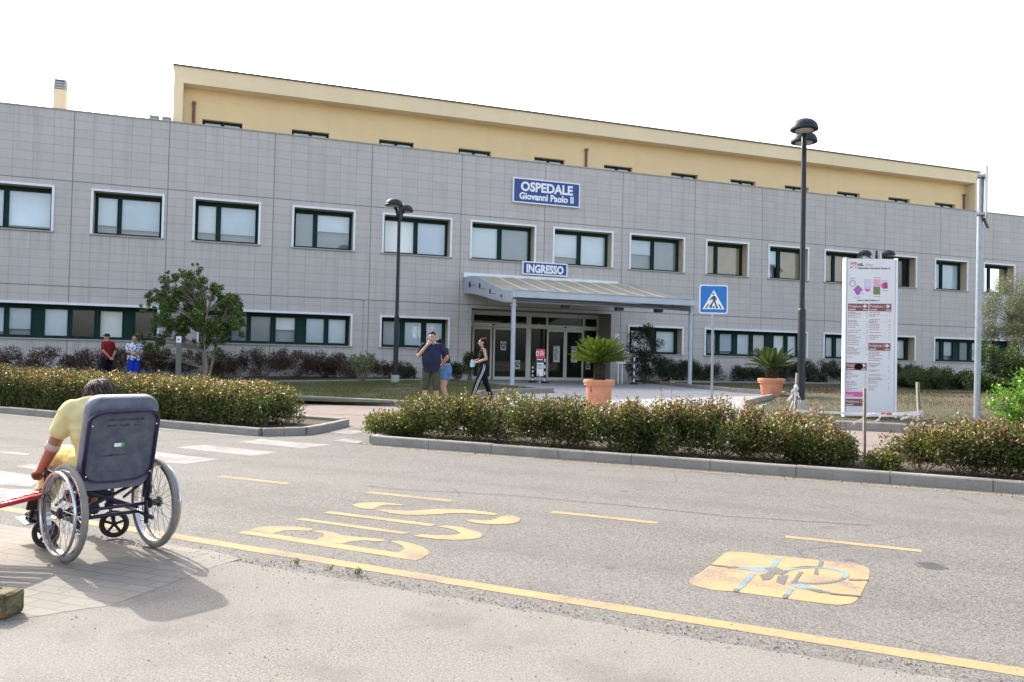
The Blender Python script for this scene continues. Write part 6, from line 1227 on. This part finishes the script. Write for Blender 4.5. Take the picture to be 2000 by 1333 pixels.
# hair: cap plus combed locks
M_greyhair = flat('grey_brown_hair', (.030, .022, .018), .55, 0, .5, 30, .2); M_greyhair2 = flat('grey_hair_streak', (.085, .068, .055), .55, 0, .3, 30, .2)
q_ = MB(); q_.ball(P(0, -.02, .035), (.084, .102, .090), 16, rot=M3); q_.ball(P(0, -.062, -.02), (.080, .062, .080), 12, rot=M3); hr_ = solid(q_, 'hair', M_greyhair, pe, .008, 2)
for nm, mt, cnt in (('locks', M_greyhair, 260), ('grey_locks', M_greyhair2, 90), ('stray_strands', M_greyhair2, 150)):
    lk = MB(); thin = .32 if nm == 'stray_strands' else 1
    for i in range(cnt):
        a = random.uniform(-2.9, 2.9) - math.pi/2; b = random.uniform(.0, 1.35); ln = random.uniform(.05, .13); pts = []
        for k in range(5):
            bb = b + k*ln/4/.085; rr_ = .090 + .006*math.sin(k*1.2+i) + (k*.0055*random.uniform(.4, 1.2) if thin < 1 else .0025*k*math.sin(i*2.1)); z = .038 + rr_*math.cos(min(bb, 2.0)) - max(0, bb-2.0)*.06
            rad = rr_*math.sin(min(bb, 1.75)); pts.append(P(rad*.95*math.cos(a+.05*k), -.025 + rad*1.12*math.sin(a+.05*k), z))
        lk.tube(pts, [.0045*thin, .006*thin, .006*thin, .0045*thin, .0015*thin], 5)
    lk.build(nm, mt, hr_, True)
# ------------------------------------------------------------------ red bench behind the wheelchair and mossy block
M_redsteel = flat('red_painted_steel', (.50, .025, .035), .35, 0, .12, 6, .6)
bp = at(74, 962, 4.95); bench = empty('bench', (bp.x-.87, 4.93, -.055), R(-3), 'red slatted steel bench end reaching in from the left behind the wheelchair', 'bench')
for k in range(5): MB().box((-.85, -.22+k*.10, .435), (.80, -.15+k*.10, .452)).build('slat', M_redsteel, bench, bev=.004)
ed = MB(); ed.tube([(-.85+.055*k, -.25, .425+.014*math.sin(k*1.9)) for k in range(31)], .020, 8).tube([(.80, -.25, .43), (.83, -.1, .435), (.83, .15, .435), (.80, .27, .43)], .016, 8).tube([(-.85, .27, .43), (.80, .27, .43)], .014, 8); ed.build('edge_rail', M_redsteel, bench, True)
for xx in (-.7, .05): MB().tube([(xx, -.2, 0), (xx, -.2, .43), (xx, .22, .43), (xx, .22, 0)], .02, 8).build('leg', M_redsteel, bench, True)
def mossy():
    m, nt, p = nodes('mossy_concrete'); v = coords(nt); c = mixc(nt, ramp(nt, noise(nt, v, 9, 5), .4, .6), (.10, .075, .045), (.16, .15, .06)); c = mixc(nt, ramp(nt, noise(nt, v, 22, 4), .5, .7), c, (.05, .042, .03)); c = mixc(nt, ramp(nt, noise(nt, v, 5, 2), .6, .7), c, (.28, .10, .045)); nt.links.new(c, p.inputs['Base Color']); p.inputs['Roughness'].default_value = .95; bump(nt, p, noise(nt, v, 20, 4), .9, .03); return m
bq = G(20, 1204); blk = MB(); n = 9
for a0, a1, b0, b1 in ((-.30, -.095, -.06, .07), (-.088, .022, -.065, .07)):
    t = MB().box((a0, b0, 0), (a1, b1, .115)); blk.add(t.v, t.f)
o = blk.build('mossy_block', mossy(), None, bev=.018); bm = bmesh.new(); bm.from_mesh(o.data); bmesh.ops.subdivide_edges(bm, edges=list(bm.edges), cuts=2, use_grid_fill=True)
for v in bm.verts: v.co += V3((random.uniform(-1, 1), random.uniform(-1, 1), random.uniform(-1, 1)))*.004
bm.to_mesh(o.data); bm.free(); o.location = (bq.x, bq.y, .004); o.rotation_euler = (0, 0, R(-8)); tag(o, 'mossy weathered concrete block at the lower left edge of the pavement', 'block')

for px_, py_, n_ in ((577, 1104, 26), (700, 1123, 34), (643, 1116, 12), (677, 1121, 8)):
    q_ = G(px_, py_); C_ = np.array([(random.gauss(0, .016), random.gauss(0, .012), random.uniform(.004, .035)) for _ in range(n_)]); o_ = np.tile([0, 0, 1.0], (n_, 1))
    o = leaves('weed', None, C_, (.018, .035), (.005, .010), [(.05, .09, .02), (.09, .12, .03), (.10, .07, .035)], [.5, .3, .2], M_leaf, o_, .45); o.location = (q_.x, q_.y, 0)
    tag(o, {577: 'small weed tuft left on the pavement edge below the letter B', 700: 'largest green weed tuft in the joint along the yellow line', 643: 'tiny weed between the two larger tufts', 677: 'tiny dark weed just left of the largest tuft'}[px_], 'weed')

# grit and small stones on the pavement, along its joint and the kerb foot
gv = MB(); rg = random.Random(9)
def pebble(q_, r_):
    z_ = -.001; k = rg.uniform(.5, 1); gv.add([(q_.x-r_, q_.y-r_*k, z_), (q_.x+r_, q_.y-r_*.6, z_), (q_.x+r_*.8, q_.y+r_*k, z_), (q_.x-r_*.7, q_.y+r_*.8, z_), (q_.x+r_*.1, q_.y, z_+r_*1.1)], [(0,1,4), (1,2,4), (2,3,4), (3,0,4)])
for _ in range(900): pebble(sv(rg.uniform(-5, 4), 3.9+rg.gauss(0, .07)), rg.uniform(.0025, .006))
for _ in range(700): pebble(sv(rg.uniform(-5, 4), rg.uniform(2.4, 3.9)), rg.uniform(.002, .005))
for _ in range(900): pebble(sv(rg.uniform(-7, 4), 9.93-abs(rg.gauss(0, .12))), rg.uniform(.004, .011))
o = gv.build('grit', flat('grit_stone', (.17, .15, .13), .95, 0, .5, 60)); tag(o, 'scattered grit and small stones along the pavement joint and the kerb foot', 'grit', kind='stuff')
